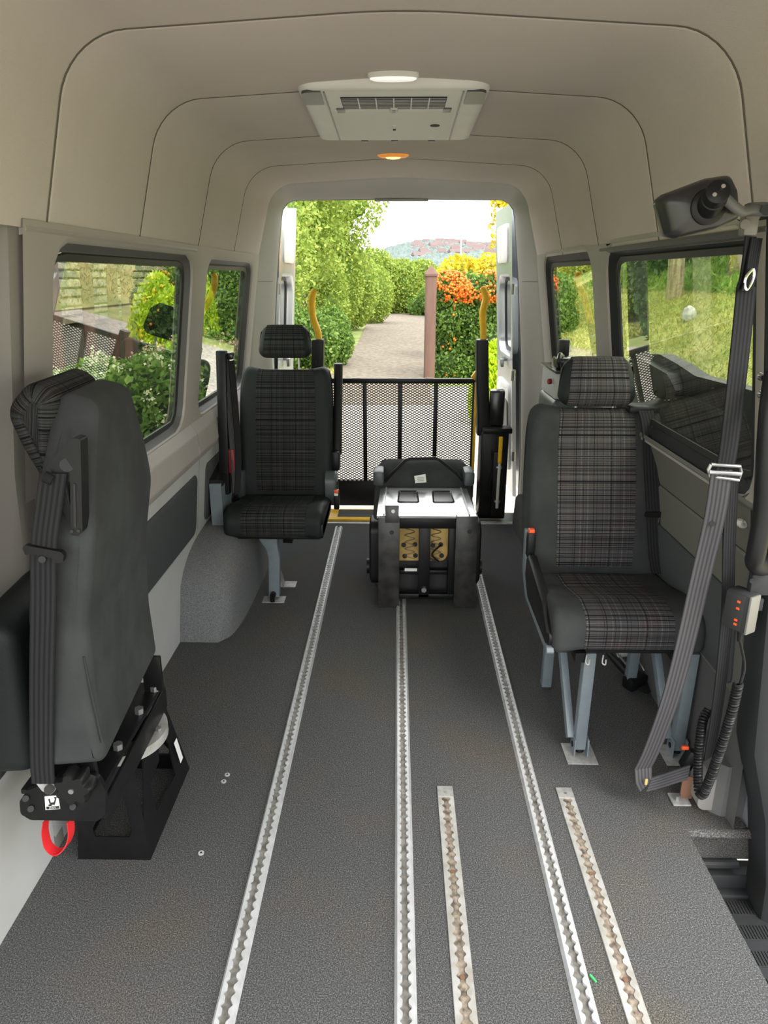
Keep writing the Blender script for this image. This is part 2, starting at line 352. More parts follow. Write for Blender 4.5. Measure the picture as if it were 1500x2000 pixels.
for sg, root, zs, secs in ((-1, wl, zl, SEC_L), (1, wr, zr, SEC_R)):
    for a, b_ in secs:
        pf = rpoly([(surf(zs), zs), (.790, zs-.04, .03), (.785, zs-.12, .02), (.806, zs-.158, .012), (.84, zs-.162)], 4) if sg < 0 else rpoly([(surf(zs), zs), (.800, zs-.012, .006), (.822, zs-.03, .02), (.846, zs-.10, .03), (.858, zs-.158, .006), (.89, zs-.162)], 4)
        build('sill_trim', strip(pf, sg, [a+.0015, b_-.0015]), 'trim_grey' if sg < 0 else 'trim_right', root)
    bounds = [(1.45, 2.86), (2.864, 4.25)] if sg < 0 else [(1.55, 2.73), (2.734, 4.25)]; q = 0 if sg < 0 else .036
    for a, b_ in bounds:
        build('belt_panel', strip([(.87+q, zs-.158), (.822+q, zs-.160), (.818+q, zs-.166), (.8515+q, .36), (.856+q, .352)], sg, [a, b_]), 'panel_light' if sg < 0 else 'trim_right', root)
        build('lower_panel', strip([(.86+q, .36), (.856+q, .353), (.857+q, .345), (.868+q, -.02)], sg, [a, b_]), 'panel_light' if sg < 0 else 'trim_dark', root)
        ya, yb = a+.10, b_-.045
        P = rrect(yb-ya, .26, .035, 5, (ya+yb)/2, .50)
        def onb(z, d): return .818+q+(zs-.166-z)/(zs-.166-.36)*.0335-d
        m = MB().loft([[(sg*onb(z, -.004), y, z) for y, z in P], [(sg*onb(z, .005), y, z) for y, z in P],
                       [(sg*onb(z, .008), .5*(ya+yb)+(y-.5*(ya+yb))*.99, .5+(z-.5)*.96) for y, z in P]])
        build('inset_panel', m, 'panel_inset', root)
# left door pillar in front of the first window
pf = [(.86, 0.0), (.862, .35), (.85, .62), (.825, .70), (.800, .80), (.79, 1.0), (.722, 1.5)]
m = MB().loft([[(-x-dx, y, z) for x, z in pf] for y, dx in ((.75, .06), (1.36, .06), (1.395, .055), (1.415, .035), (1.430, .012), (1.445, .006), (1.49, .006))], closed=False, cap=False)
build('door_pillar', m, 'pillar_grey', wl)
m = MB().loft([[(-x-dx, y, z) for x, z in ((.80, .66), (.775, .69), (.775, .74), (.80, .775))] for y, dx in ((.75, -.01), (1.40, -.01))])
build('armrest_roll', m, 'trim_dark', wl)
build('outer_skin', MB().add([(-.91, y, z) for y in (.75, 4.3) for z in (-.03, .70)]+[(-.88, y, .86) for y in (.75, 4.3)], [(0, 1, 3, 2), (1, 4, 5, 3)]), 'silver_paint', wl)
build('outer_skin', MB().add([(.95, y, z) for y in (1.56, 4.3) for z in (-.03, .70)]+[(.88, y, .92) for y in (1.5, 4.3)], [(0, 1, 3, 2), (1, 4, 5, 3)]), 'silver_paint', wr)
build('pillar_backing', MB().add([(-.90, 1.38, 0), (-.90, 1.38, .8), (-.80, 1.38, 1.5), (-.90, 1.5, 0), (-.90, 1.5, .8), (-.80, 1.5, 1.5)], [(0, 1, 4, 3), (1, 2, 5, 4)]), 'seal', wl)
# left lower floor panel (pale) towards the front
build('lower_panel', strip([(.858, .36), (.868, -.02)], -1, [.75, 1.45]), 'panel_light', wl)
# right-hand rear pillar: door jamb seen at the frame's edge
def jx(z): return surf(z) if z > .75 else .826+(.75-z)*.085 if z > .3 else .864+(.3-max(z, 0))*.30-min(z, 0)*.05
zz = [1.52, 1.4, 1.2, 1.0, .9, .75, .5, .3, .1, -.1, -.24]
m = MB().loft([[(jx(z)+dx, y, z) for z in zz] for y, dx in ((1.56, .005), (1.485, .0), (1.465, .006), (1.455, .022), (1.453, .05), (1.47, .13), (1.50, .20))], closed=False, cap=False)
build('jamb', m, 'trim_charcoal', wr)
for off, r_ in ((.052, .010), (.082, .008)):
    build('door_seal', MB().tube(smooth_path([(jx(z)+off, 1.448+off*.12, z) for z in zz], 4), r_, 8), 'seal', wr)
build('jamb_foot', MB().loft([[(x, y, z) for x, y in ((.86, 1.75), (.865, 1.62), (.89, 1.60), (.95, 1.60), (.95, 1.75))] for z in (-.01, .14, .16)]), 'trim_dark', wr)
for z in (.885, .79):
    p = at(1487, 735 if z > .85 else 770, 1.47); build('bolt', MB().cyl((p.x, 1.47, p.z), (p.x, 1.452, p.z), .009, 12), 'chrome', wr)
# --- ceiling
HP = dense(rpoly([(.722, 1.49), (.630, 1.838, .155), (0, 1.874, 2.0), (-.630, 1.838, .155), (-.722, 1.49)], 9), .03)
k = HP.index(min(HP, key=lambda p: (abs(p[0]+.722)+abs(p[1]-1.49)))); HP = HP[:k+1]
ce = sempty('ceiling')
def hring(y, e): return [(x*(1+e/.7), y, z+e*(z-1.49)/.36) for x, z in HP]
seams = [-.25, 1.56, 2.115, 2.73, 3.32, 3.92]
for a, b_ in zip(seams[:-1], seams[1:]):
    n = 6; ys = [(a+.0022, .018), (a+.0026, .004), (a+.005, .0008), (a+.012, 0)]+[(a+.015+(b_-a-.03)*i/n, 0) for i in range(1, n)]+[(b_-.012, 0), (b_-.005, .0008), (b_-.0026, .004), (b_-.0022, .018)]
    m = MB().loft([hring(y, e) for y, e in ys], closed=False, cap=False)
    if a > 0 or True:   # rolled lower hem
        pass
    build('headliner_panel', m, 'headliner', ce, sharp=50)
mat('seam_cord', (.13, .115, .095), .9)
for y in seams[1:-1]: build('seam_piping', MB().loft([hring(y-.0026, .004), hring(y-.0016, .0002), hring(y+.0016, .0002), hring(y+.0026, .004)], closed=False, cap=False), 'seam_cord', ce)
build('roof_skin', MB().loft([[(x*1.05, y, z+.05*(z-1.3)/.5) for x, z in [(.735, 1.474)]+HP+[(-.735, 1.474)]] for y in (-.25, 4.3)], closed=False, cap=False), 'seal', ce)
for sg in (-1, 1):
    build('header_rail', MB().loft([[(sg*x, y, z) for x, z in ((.735, 1.492), (.716, 1.494), (.714, 1.487), (.722, 1.478), (.745, 1.474))] for y in (1.46 if sg < 0 else 1.5, 2.7)]), 'trim_dark' if sg > 0 else 'trim_grey', ce)
build('blanking_cap', MB().cyl((.688, 1.40, 1.585), (.680, 1.398, 1.583), .013, 20), 'pillar_grey', ce)
# --- rear portal
def resample(poly, n):
    P = [Vector(p) for p in poly]; L_ = [0]
    for a, b_ in zip(P, P[1:]): L_.append(L_[-1]+(b_-a).length)
    out = []
    for i in range(n):
        t = L_[-1]*i/(n-1); j = max(k for k in range(len(L_)) if L_[k] <= t+1e-9); j = min(j, len(P)-2)
        u = (t-L_[j])/max(1e-9, L_[j+1]-L_[j]); out.append(P[j].lerp(P[j+1], u))
    return out
def half(pts, n):
    """right half given floor->top centre, mirrored"""
    q = rpoly(pts+[(-pts[-2][0], pts[-2][1])], 8); k = min(range(len(q)), key=lambda i: abs(q[i][0])+abs(q[i][1]-pts[-1][1])); r = resample(q[:k+1], n)
    return [(p.x, p.y) for p in r]+[(-p.x, p.y) for p in reversed(r[:-1])]
outer = half([(.845, 0), (.83, .6), (.805, .88), (.722, 1.49), (.630, 1.838, .155), (0, 1.874)], 60)
inner = half([(.775, -.02), (.765, .4), (.735, .95), (.690, 1.42), (.642, 1.803, .085), (0, 1.810)], 60)
def pring(y, t, g=0): return [(o_[0]*(1-t)+i_[0]*t, y, o_[1]*(1-t)+i_[1]*t+g) for o_, i_ in zip(outer, inner)]
wb = sempty('wall_rear')
m = MB().loft([pring(3.90, -.03), pring(3.905, 0), pring(3.97, .05), pring(4.06, .20), pring(4.14, .45), pring(4.20, .72), pring(4.245, .9), pring(4.27, .98), pring(4.285, 1.0), pring(4.31, .99), pring(4.33, .93)], closed=False, cap=False)
build('portal_surround', m, 'portal_grey', wb, sharp=60)
build('portal_seal', MB().loft([pring(4.30, 1.0), pring(4.302, 1.03), pring(4.325, 1.03), pring(4.33, .98)], closed=False, cap=False), 'seal', wb)
build('body_skin', MB().loft([pring(4.33, .93), pring(4.34, .2), pring(4.34, -.6)], closed=False, cap=False), 'silver_paint', wb)
for sg in (-1, 1):
    build('pillar_joint', MB().loft([[(sg*(x), y, z) for z in (1.372, 1.375)] for x, y in ((.735, 3.93), (.728, 4.06), (.712, 4.16), (.700, 4.24), (.696, 4.27))], closed=False, cap=False), 'seal', wb)
build('latch_cover', MB().box((.02, 4.305, 1.803), (.30, .04, .012), bev=.004), 'panel_light', wb)
# threshold
build('threshold', MB().box((0, 4.035, -.004), (1.6, .05, .012), bev=.002), 'alu', fl)
build('rear_sill', MB().box((0, 4.16, -.06), (1.62, .26, .08)), 'black_metal', fl)

# --- left wheel arch (carpeted) and right wheel box
rings = []
for i in range(25):
    t = -1+2*i/24; y = 3.13+.585*t; h = .345*max(0, 1-abs(t)**3.2)**(1/3.2); w = .225*(.70+.30*max(0, 1-abs(t)**4)**.5)
    rings.append([(-.87, y, 0)]+[(-.87+w*(1-.14*(q[1])), y, h*q[1]) if False else (-.87+w*q[0], y, h*q[1]) for q in [(1, 0), (1.0, .35), (.97, .6), (.88, .82), (.72, .94), (.5, .99), (0, 1)]])
struct(build('trim_2', MB().loft(rings), 'carpet_light', None, sharp=70))
m = MB().loft([[(.69, y, 0), (.70, y, .17), (.715, y, .19), (.94, y, .20), (.94, y, 0)] for y in (2.95, 4.0)])
struct(build('trim_3', m, 'carpet', None))

# --- doorway step
st = sempty('trim_1')
build('rubber_lip', MB().tube(smooth_path([(.80, 1.575, -.135), (.86, 1.572, -.135), (.945, 1.575, -.137)], 5), .013, 10), 'trim_charcoal', st)
build('sill_block', MB().box((.94, 1.585, -.185), (.28, .06, .05), bev=.006), 'trim_charcoal', st)
build('sill_lip', MB().box((.94, 1.555, -.212), (.28, .05, .02), bev=.006), 'trim_charcoal', st)
tr = build('tread', MB().add([(x, y, z) for z in (-.215, -.245) for x, y in ((.78, .4), (1.12, .4), (1.12, 1.40), (1.06, 1.52), (1.02, 1.56), (.78, 1.56))],
      [(0, 1, 2, 3, 4, 5), (11, 10, 9, 8, 7, 6)]+[(i, (i+1) % 6, (i+1) % 6+6, i+6) for i in range(6)]), 'trim_charcoal', st)
proto = None
for i in range(9):
    y = 1.50-.075*i
    P = rrect(.15 if i > 0 else .12, .045, .010, 4)
    if proto is None or i == 1:
        m = MB().prism(P, lambda u, v, d: (u, v, d), 0, .002); proto = build('grip_pad', m, 'ink', st, local=True); proto.location = (.915, y, -.2155); pp = proto
        mm = MB()
        for k in range(int((.15 if i else .12)/.008)-1): mm.box((-.07+.008*k+(.012 if not i else 0), 0, .003), (.0035, .040, .003))
        rp = build('ribs', mm, 'trim_charcoal', proto, local=True, kind='stuff')
    else:
        pp = shared('grip_pad', proto, st, Matrix.Translation((.925, y, -.2155))); shared('ribs', rp, pp)['kind'] = 'stuff'

# --- side door slid open outside the larger right window
mat('door_black', (.006, .006, .0065), .45)
d3 = sempty('door_3', (0, 0, 0))
def sx(z): return .985 if z < .85 else .985-(z-.85)*.149
def slab(name, poly, e0, e1, m_, par=d3): return build(name, MB().loft([[(sx(z)+e, y, z) for y, z in poly] for e in (e0, e1)]), m_, par)
Ya, Yb = 1.62, 2.98
slab('lower_trim', dense(rpoly([(Ya, -.1), (Yb, -.1), (Yb, 1.10, .05), (2.62, 1.135, .04), (2.45, 1.12, .03), (2.30, 1.10, .03), (Ya, 1.12)], 4), .1), .0, .05, 'door_black')
slab('frame_post', [(Yb-.10, 1.05), (Yb, 1.05), (Yb-.02, 1.53), (Yb-.11, 1.53)], .0, .05, 'door_black')
slab('frame_post', [(Ya, 1.05), (Ya+.09, 1.05), (Ya+.08, 1.53), (Ya, 1.53)], .0, .05, 'door_black')
slab('frame_header', [(Ya, 1.49), (Yb-.02, 1.49), (Yb-.02, 1.56), (Ya, 1.56)], .0, .05, 'door_black')
slab('pane', [(Ya+.05, 1.06), (Yb-.06, 1.06), (Yb-.06, 1.51), (Ya+.05, 1.51)], .022, .027, 'glass_clear')
slab('armrest', rpoly([(2.55, 1.03, .02), (2.78, 1.06, .02), (2.76, 1.115, .03), (2.42, 1.09, .03), (2.30, 1.02, .02)], 4), -.045, .0, 'black_plastic')
P = rrect(.86, .46, .12, 8, 2.28, .80); Q = rrect(.82, .42, .10, 8, 2.28, .80)
build('gasket', MB().loft([[(sx(z)-.012, y, z) for y, z in P], [(sx(z)-.016, y, z) for y, z in Q], [(sx(z)-.002, y, z) for y, z in Q], [(sx(z)-.0, y, z) for y, z in P]], loop=True, cap=False), 'seal', d3)
build('outer_skin', MB().loft([[(sx(z)+.055, y, z) for z in (-.15, .4, .85, 1.05)] for y in (Ya, Yb)], closed=False, cap=False), 'silver_paint', d3)

# --- rear doors (both swung open)
def dsurf(x0): return lambda z: x0+(1.80-z)*.060
for n, sg, x0 in ((1, -1, .672), (2, 1, .648)):
    d = sempty('door_%d' % n); sf = dsurf(x0)
    d['label'] = 'open rear door swung out behind the ' + ('pale plaid headrest seat' if sg < 0 else 'lift pump housing')
    del d['label']
    window_unit(d, sg, (4.40, 5.10, .86, 1.80), (4.48, 5.02, .93, 1.40), .09, 'door_glass', 'silver_paint', sf, depth=.05)
    P = [(x, z) for x, z in [(0, .86), (0, .05), (.05, .02)]]
    build('inner_panel', MB().loft([[(sg*(sf(z)+dx), y, z) for z in (.862, .6, .3, .05)] for y, dx in ((4.40, .02), (4.42, 0), (5.08, 0), (5.10, .02))], closed=False, cap=False), 'silver_paint', d)
    build('outer_skin', MB().loft([[(sg*(sf(z)+.075), y, z) for z in (1.84, .86, .03)] for y in (4.40, 5.10)], closed=False, cap=False), 'silver_paint', d)
    build('edge_strip', MB().loft([[(sg*(sf(z)+dx), y, z) for dx, y in ((0, 5.098), (.01, 5.108), (.07, 5.108), (.078, 5.09))] for z in (1.83, .9, .03)]), 'silver_paint', d)
    P = rrect(.42, .22, .04, 5, 4.75, 1.59)
    build('upper_pad', MB().loft([[(sg*(sf(z)-e), 4.75+(y-4.75)*k, 1.59+(z-1.59)*k) for y, z in P] for e, k in ((-.002, 1), (.008, 1), (.012, .96))]), 'white_plastic', d)
    P = rrect(.50, .56, .07, 5, 4.75, .47)
    build('lower_trim', MB().loft([[(sg*(sf(z)-e), 4.75+(y-4.75)*k, .47+(z-.47)*k) for y, z in P] for e, k in ((-.002, 1), (.012, 1), (.02, .95))]), 'white_plastic', d)
    P = rrect(.20, .28, .03, 4, 4.60, .52)
    build('vent_mesh', MB().loft([[(sg*(sf(z)-e), y, z) for y, z in P] for e in (.018, .023)]), 'trim_dark', d)
    m = MB()
    for z in (1.30, .80, .3): m.cyl((sg*(sf(z)-.004), 4.36, z), (sg*(sf(z)-.004), 4.36, z+.06), .012, 10)
    build('hinges', m, 'steel', d)
    build('latch', MB().cyl((sg*(sf(.9)-.03), 4.62, .90), (sg*(sf(.9)+.01), 4.64, .90), .014, 10).box((sg*(sf(.9)-.035), 4.60, .88), (.02, .05, .05), bev=.004), 'steel', d)

# ================================================================== FLOOR TRACKS
def track(name, x0, y0, y1, w, hgt, label, group, dirty, ends, x1=None, lipw=.0085):
    x1 = x0 if x1 is None else x1
    root = thing(name, (x0, (y0+y1)/2, .0005), label, 'rail', group)
    pitch = .0254; rings = []; n = int((y1-y0)/pitch*10)
    for i in range(n+1):
        y = y0+(y1-y0)*i/n; xc = x0+(x1-x0)*i/n; c = math.cos(2*PI*y/pitch); l = lipw+.0042*max(-.55, c)
        side = .006 if hgt > .008 else .001
        prof = [(-w/2, .0005), (-w/2+side, hgt), (-l, hgt), (-l-.0005, hgt*.2+.0008), (l+.0005, hgt*.2+.0008), (l, hgt), (w/2-side, hgt), (w/2, .0005)]
        rings.append([(xc+a, y, b_) for a, b_ in prof])
    body = build('track', MB().loft(rings, closed=False, cap=False), 'alu_dirty' if dirty else 'alu', root, sharp=30)
    build('channel_dirt' if dirty else 'channel', MB().add([(x0-.012, y0, hgt*.2+.0012), (x0+.012, y0, hgt*.2+.0012), (x1+.012, y1, hgt*.2+.0012), (x1-.012, y1, hgt*.2+.0012)], [(0, 1, 2, 3)]), 'dirt' if dirty else 'channel', root)
    for e, yy in ends:
        xc = x0 if yy < (y0+y1)/2 else x1; sgn = -1 if yy < (y0+y1)/2 else 1
        cap_ = build('end_cap', MB().box((xc, yy+sgn*.022, hgt*.5+.0005), (w*.98, .044, hgt+.001), bev=min(.003, hgt*.3)), 'galv', root)
        build('screw', MB().cyl((xc, yy+sgn*.018, hgt), (xc, yy+sgn*.018, hgt+.0025), .004, 10), 'steel', cap_)
    for k in range(int((y1-y0)/.28)):
        y = y0+.13+.28*k; xc = x0+(x1-x0)*(y-y0)/(y1-y0)
        build('screw', MB().cyl((xc, y, hgt*.2), (xc, y, hgt*.2+.003), .0055, 10), 'rust' if dirty else 'steel', root)
    return root
mat('channel', (.34, .33, .31), .5, metal=.5, col2=(.16, .15, .135), vscale=45)
mat('dirt', (.30, .25, .19), .9, col2=(.07, .055, .045), vscale=60, detail=5)
mat('rust', (.17, .085, .05), .9)
track('floor_track', -.335, .98, 3.93, .046, .011, 'long aluminium floor track running past the swivel seat base', 'long floor tracks', False, [(1, .98)])
track('floor_track', .025, .98, 3.93, .046, .011, 'long aluminium floor track leading under the stowed upturned seat', 'long floor tracks', False, [(1, .98)])
track('floor_track', .386, .98, 3.93, .046, .011, 'long aluminium floor track passing the foot of the plaid seat with checked headrest', 'long floor tracks', False, [(1, .98)], x1=.412)
track('floor_track', .145, .985, 1.66, .046, .004, 'short flush floor track with rusty screws between two long tracks', 'short floor tracks', True, [(0, .985), (1, 1.66)])
track('floor_track', .486, .985, 1.66, .046, .004, 'short flush floor track with dirt in it beside the doorway step', 'short floor tracks', True, [(0, .985), (1, 1.66)])

# ================================================================== ROOF FITTINGS
ac = thing('roof_air_conditioner', (-.012, 2.385, 1.84), 'white air conditioning unit with a louvred grille under the roof lining', 'air conditioner', rz=-.012)
def acb(n, m, mt, par=None, **k): m.v = [(-.012+(x+.012)*1.045, 2.03+(y-1.945)*1.084, z+.030) for x, y, z in m.v]; return build(n, m, mt, par, **k)
def acring(z, g, front=0):
    return [(-.012+x, y, z) for x, y in rpoly([(-.232-g, 1.945-g-front, .05), (.232+g, 1.945-g-front, .05), (.243+g, 2.60+g, .03), (-.243-g, 2.60+g, .03)], 6)]
acb('housing', MB().loft([acring(1.845, .004), acring(1.829, .004), acring(1.820, .0), acring(1.8165, -.006), acring(1.815, -.02)]), 'white_plastic', ac, sharp=40)
for sg in (-1, 1):
    x0, x1 = -.012+sg*.170, -.012+sg*.176
    acb('seam', MB().bar((x0, 1.96, 1.8145), (x1+sg*.004, 2.585, 1.8145), .0035, .003), 'plastic_shade', ac)
    P = rpoly([(-.012+sg*.178, 1.955, .002), (-.012+sg*.226, 1.955, .03), (-.012+sg*.231, 2.085, .004), (-.012+sg*.181, 2.085, .002)], 5)
    acb('corner_shade', MB().loft([[(x, y, z) for x, y in P] for z in (1.819, 1.8125)]), 'plastic_shade', ac)  # dark plates painting the shade of the housing's upturned front corners
    m = MB().box((-.012+sg*.143, 2.155, 1.814), (.022, .045, .003), bev=.001); acb('clip', m, 'plastic_shade', ac)
acb('centre_panel', MB().loft([[(-.012+x, y, z) for x, y in rpoly([(-.163, 2.155, .004), (.163, 2.155, .004), (.170, 2.575, .006), (-.170, 2.575, .006)], 4)] for z in (1.816, 1.813)]), 'off_white', ac)
gr = acb('grille_recess', MB().box((-.012, 2.075, 1.8143), (.268, .125, .003), bev=.001), 'ink', ac)
for i in range(8): acb('slat', MB().box((-.012, 2.021+.0155*i, 1.8122), (.264, .0034, .0004)), 'white_plastic', ac)
for i in range(5): acb('divider', MB().box((-.012-.09+.045*i, 2.075, 1.8118), (.003, .122, .001)), 'white_plastic', ac)
acb('latch', MB().box((-.012, 2.14, 1.811), (.02, .04, .005), bev=.002), 'off_white', ac)
acb('latch_slot', MB().box((-.012, 2.142, 1.808), (.009, .026, .002)), 'plastic_shade', ac)
acb('dial_hole', MB().cyl((.108, 2.345, 1.8135), (.108, 2.345, 1.811), .014, 20), 'ink', ac)
acb('handle_slot', MB().box((-.012, 2.37, 1.812), (.011, .06, .004), bev=.001), 'white_plastic', ac)
acb('catch', MB().cyl((-.012, 2.385, 1.812), (-.012, 2.385, 1.807), .0045, 10), 'ink', ac)
for x in (-.11, -.012, .11): acb('foot_tab', MB().box((x, 2.59, 1.813), (.022, .012, .004)), 'plastic_shade', ac)
p = atz(768, 158, 1.853)
rl = thing('roof_lamp', (p.x, p.y, 1.868), 'slim oval white lamp on the lining just ahead of the air unit', 'lamp')
ov = [(math.cos(2*PI*k/32), math.sin(2*PI*k/32)) for k in range(32)]
build('rim', MB().loft([[(p.x+.062*s*a, p.y+.018*s*b_, z) for a, b_ in ov] for s, z in ((1.0, 1.874), (1.02, 1.862), (.97, 1.859))]), 'off_white', rl)
build('lens', MB().loft([[(p.x+.057*s*a, p.y+.0155*s*b_, z) for a, b_ in ov] for s, z in ((1.0, 1.860), (1.0, 1.856), (.85, 1.853))]), 'led_white', rl)
p = atz(768, 303, 1.868)
al = thing('courtesy_lamp', (p.x, p.y, 1.868), 'small glowing amber lamp in the lining behind the air unit', 'lamp')
build('lens', MB().loft([[(p.x+.064*s*a, p.y+.03*s*b_, z) for a, b_ in ov] for s, z in ((1.0, 1.876), (1.0, 1.866), (.8, 1.859))]), 'amber_lens', al)
build('bulb', MB().loft([[(p.x+.032*s*a, p.y+.016*s*b_, z) for a, b_ in ov] for s, z in ((1.0, 1.860), (.8, 1.855), (.3, 1.853))]), 'amber_bulb', al)

# ================================================================== SEATS
def cushion(profile, w, edge, taper=None, bol=None, n=7, lo=None, shift=None):
    """upholstered block: closed (y, z) side profile swept across x, with rounded sides.
    bol(u) pushes the outline out along its normal; taper(z) scales x"""
    P = dense(profile, .02); N_ = len(P); cy = sum(p[0] for p in P)/N_; cz = sum(p[1] for p in P)/N_
    ar = sum(P[i][0]*P[(i+1) % N_][1]-P[(i+1) % N_][0]*P[i][1] for i in range(N_)); sg = 1 if ar > 0 else -1
    nor = []
    for i in range(N_):
        t = Vector(P[(i+1) % N_])-Vector(P[i-1]); nor.append(Vector((t.y, -t.x)).normalized()*sg)
    xs = []
    for k in range(5): a = PI/2*k/4; xs.append((-w+edge*(1-math.sin(a)), -edge*(1-math.cos(a)) if False else -edge*(1-math.sin(PI/2*k/4))))
    st = [(-w+edge*(1-math.cos(PI/2*k/4)), -edge*(1-math.sin(PI/2*k/4))) for k in range(5)]
    st += [(-w+edge+(2*w-2*edge)*k/n, 0) for k in range(1, n)]
    st += [(-x, e) for x, e in reversed(st[:5])]
    rings = []; uv = []; acc = [0]
    for i in range(N_): acc.append(acc[-1]+(Vector(P[(i+1) % N_])-Vector(P[i])).length)
    for x, e in st:
        u = x/w; bb = (bol(u) if bol else 0)+e; r = []
        for i, (y, z) in enumerate(P):
            q = Vector((y, z))+nor[i]*bb; tx = taper(q.y) if taper else 1
            r.append((x*tx, q.x, q.y)); uv.append((x, acc[i]))
        rings.append(r)
    m = MB().loft(rings); return m, uv
def insert(profile, i0, i1, w, off, taper=None, bol=None, wref=None, n=8, lift=.004):
    """cloth panel lying on a stretch of the same outline: from profile arc fraction i0 to i1"""
    P = dense(profile, .012); N_ = len(P)
    ar = sum(P[i][0]*P[(i+1) % N_][1]-P[(i+1) % N_][0]*P[i][1] for i in range(N_)); sg = 1 if ar > 0 else -1
    idx = [i % N_ for i in range(int(i0*N_), int(i1*N_)+1)]; rings = []; uv = []; acc = 0; prev = None
    for j, i in enumerate(idx):
        t = Vector(P[(i+1) % N_])-Vector(P[i-1]); nn = Vector((t.y, -t.x)).normalized()*sg; p = Vector(P[i])
        if prev is not None: acc += (p-prev).length
        prev = p; r = []
        for side in (1, 0):
            for k in range(n+1):
                kk = k if side else n-k; u = -1+2*kk/n; x = w*u; edge = .002 if abs(u) == 1 else lift
                hh = edge if side else -.003
                if j in (0, len(idx)-1) and side: hh = .0005
                q = p+nn*(hh+(bol(x/wref) if bol else 0)); tx = taper(q.y) if taper else 1
                r.append((x*tx, q.x, q.y)); uv.append((x, acc))
        rings.append(r)
    return MB().loft(rings), uv
def frac_at(profile, y, z):
    P = dense(profile, .012); i = min(range(len(P)), key=lambda i: (P[i][0]-y)**2+(P[i][1]-z)**2); return i/len(P)

def plaid_seat(root, cloth, zc, back_top, head, hgap, side='cloth_black', wi=.125, w=.212):
    """built in the root's own frame: seat faces -Y, origin on the floor below the front edge"""
    # cushion outline, counter-clockwise in (y, z) starting at the front bottom
    cp = rpoly([(.02, zc-.115, .03), (.40, zc-.10, .02), (.42, zc-.045, .03), (.28, zc-.035, .15), (.10, zc+.005, .12), (-.008, zc-.01, .055), (-.004, zc-.10, .03)], 6)
    bolc = lambda u: .016*max(0, abs(u)-.55)/.45
    m, uv = cushion(cp, w, .03, bol=bolc); build('seat_cushion', m, side, root, local=True, uv=uv, sharp=60)
    a = frac_at(cp, .40, zc-.045); b_ = frac_at(cp, .0, zc-.108)
    m, uv = insert(cp, a, b_ if b_ > a else 1+b_, wi, 0, bol=bolc, wref=w); build('seat_insert', m, cloth, root, local=True, uv=uv, sharp=60)
    zb = zc-.05
    bp = rpoly([(.395, zb, .02), (.53, zb-.01, .03), (.625, back_top-.01, .035), (.535, back_top, .045), (.425, zb+.18, .5)], 7)
    tp = lambda z: 1.0+.03*math.sin(max(0, min(1, (z-zb)/(back_top-zb)))*PI)-.05*max(0, (z-back_top+.12)/.12)**2
    bolb = lambda u: .020*max(0, abs(u)-.5)/.5
    m, uv = cushion(bp, w, .035, taper=tp, bol=bolb); build('backrest', m, side, root, local=True, uv=uv, sharp=60)
    a = frac_at(bp, .56, back_top-.004); b_ = frac_at(bp, .40, zb+.03)
    m, uv = insert(bp, a, b_ if b_ > a else 1+b_, wi, 0, taper=tp, bol=bolb, wref=w, lift=.005); build('back_insert', m, cloth, root, local=True, uv=uv, sharp=60)
    h0 = back_top+hgap; h1 = h0+head
    hp = rpoly([(.535, h0, .03), (.60, h0+.005, .03), (.615, h1-.01, .03), (.565, h1, .035), (.515, h0+.045, .06)], 6)
    th_ = lambda z: 1.0-.16*max(0, (z-h0)/(head))**2
    m, uv = cushion(hp, .128, .04, taper=th_); hd = build('headrest', m, 'leather_black', root, local=True, uv=uv, sharp=60)
    a = frac_at(hp, .60, h1-.012); b_ = frac_at(hp, .545, h0+.002)
    m, uv = insert(hp, a, b_ if b_ > a else 1+b_, .100, 0, taper=th_); build('headrest_insert', m, cloth, hd, local=True, uv=uv, sharp=60)
    for x in (-.062, .062):
        build('headrest_post', MB().cyl((x, .565, back_top-.03), (x, .57, h0+.03), .0055, 10), 'steel', hd, local=True)
    return root

# --- right-hand plaid seat (nearer)
SR = thing('passenger_seat', (.662, 1.815, 0), 'fixed seat in lighter plaid with its own lap belt, beside the hanging strap', 'seat')
plaid_seat(SR, 'plaid_front', .495, .985, .160, .006, wi=.125, w=.216)
A = lambda n, m, mt, par=SR, **k: build(n, m, mt, par, local=True, **k)
# side shield on the aisle side
P = rpoly([(.0, .395, .02), (.33, .40, .03), (.40, .46, .04), (.38, .54, .03), (.10, .49, .06), (.0, .43, .02)], 5)
sh = A('side_shield', MB().loft([[(-.212-d, .5*.36+(y-.18)*k, .45+(z-.45)*k) for y, z in P] for d, k in ((-.01, .98), (.012, 1), (.018, .94))]), 'black_plastic')
P2 = rpoly([(-.01, .375, .02), (.36, .385, .05), (.44, .45, .06), (.45, .60, .03), (.425, .60, .02), (.40, .47, .05), (.33, .405, .03), (.0, .395, .01)], 5)
A('shield_rim', MB().loft([[(-.214-d, y, z) for y, z in P2] for d in (-.004, .016)]), 'bluegrey', sh)
bk = A('buckle', MB().box((-.216, .395, .56), (.026, .035, .085), bev=.005), 'black_plastic'); A('buckle_button', MB().box((-.216, .395, .605), (.020, .024, .018), bev=.004), 'orange_red', bk)
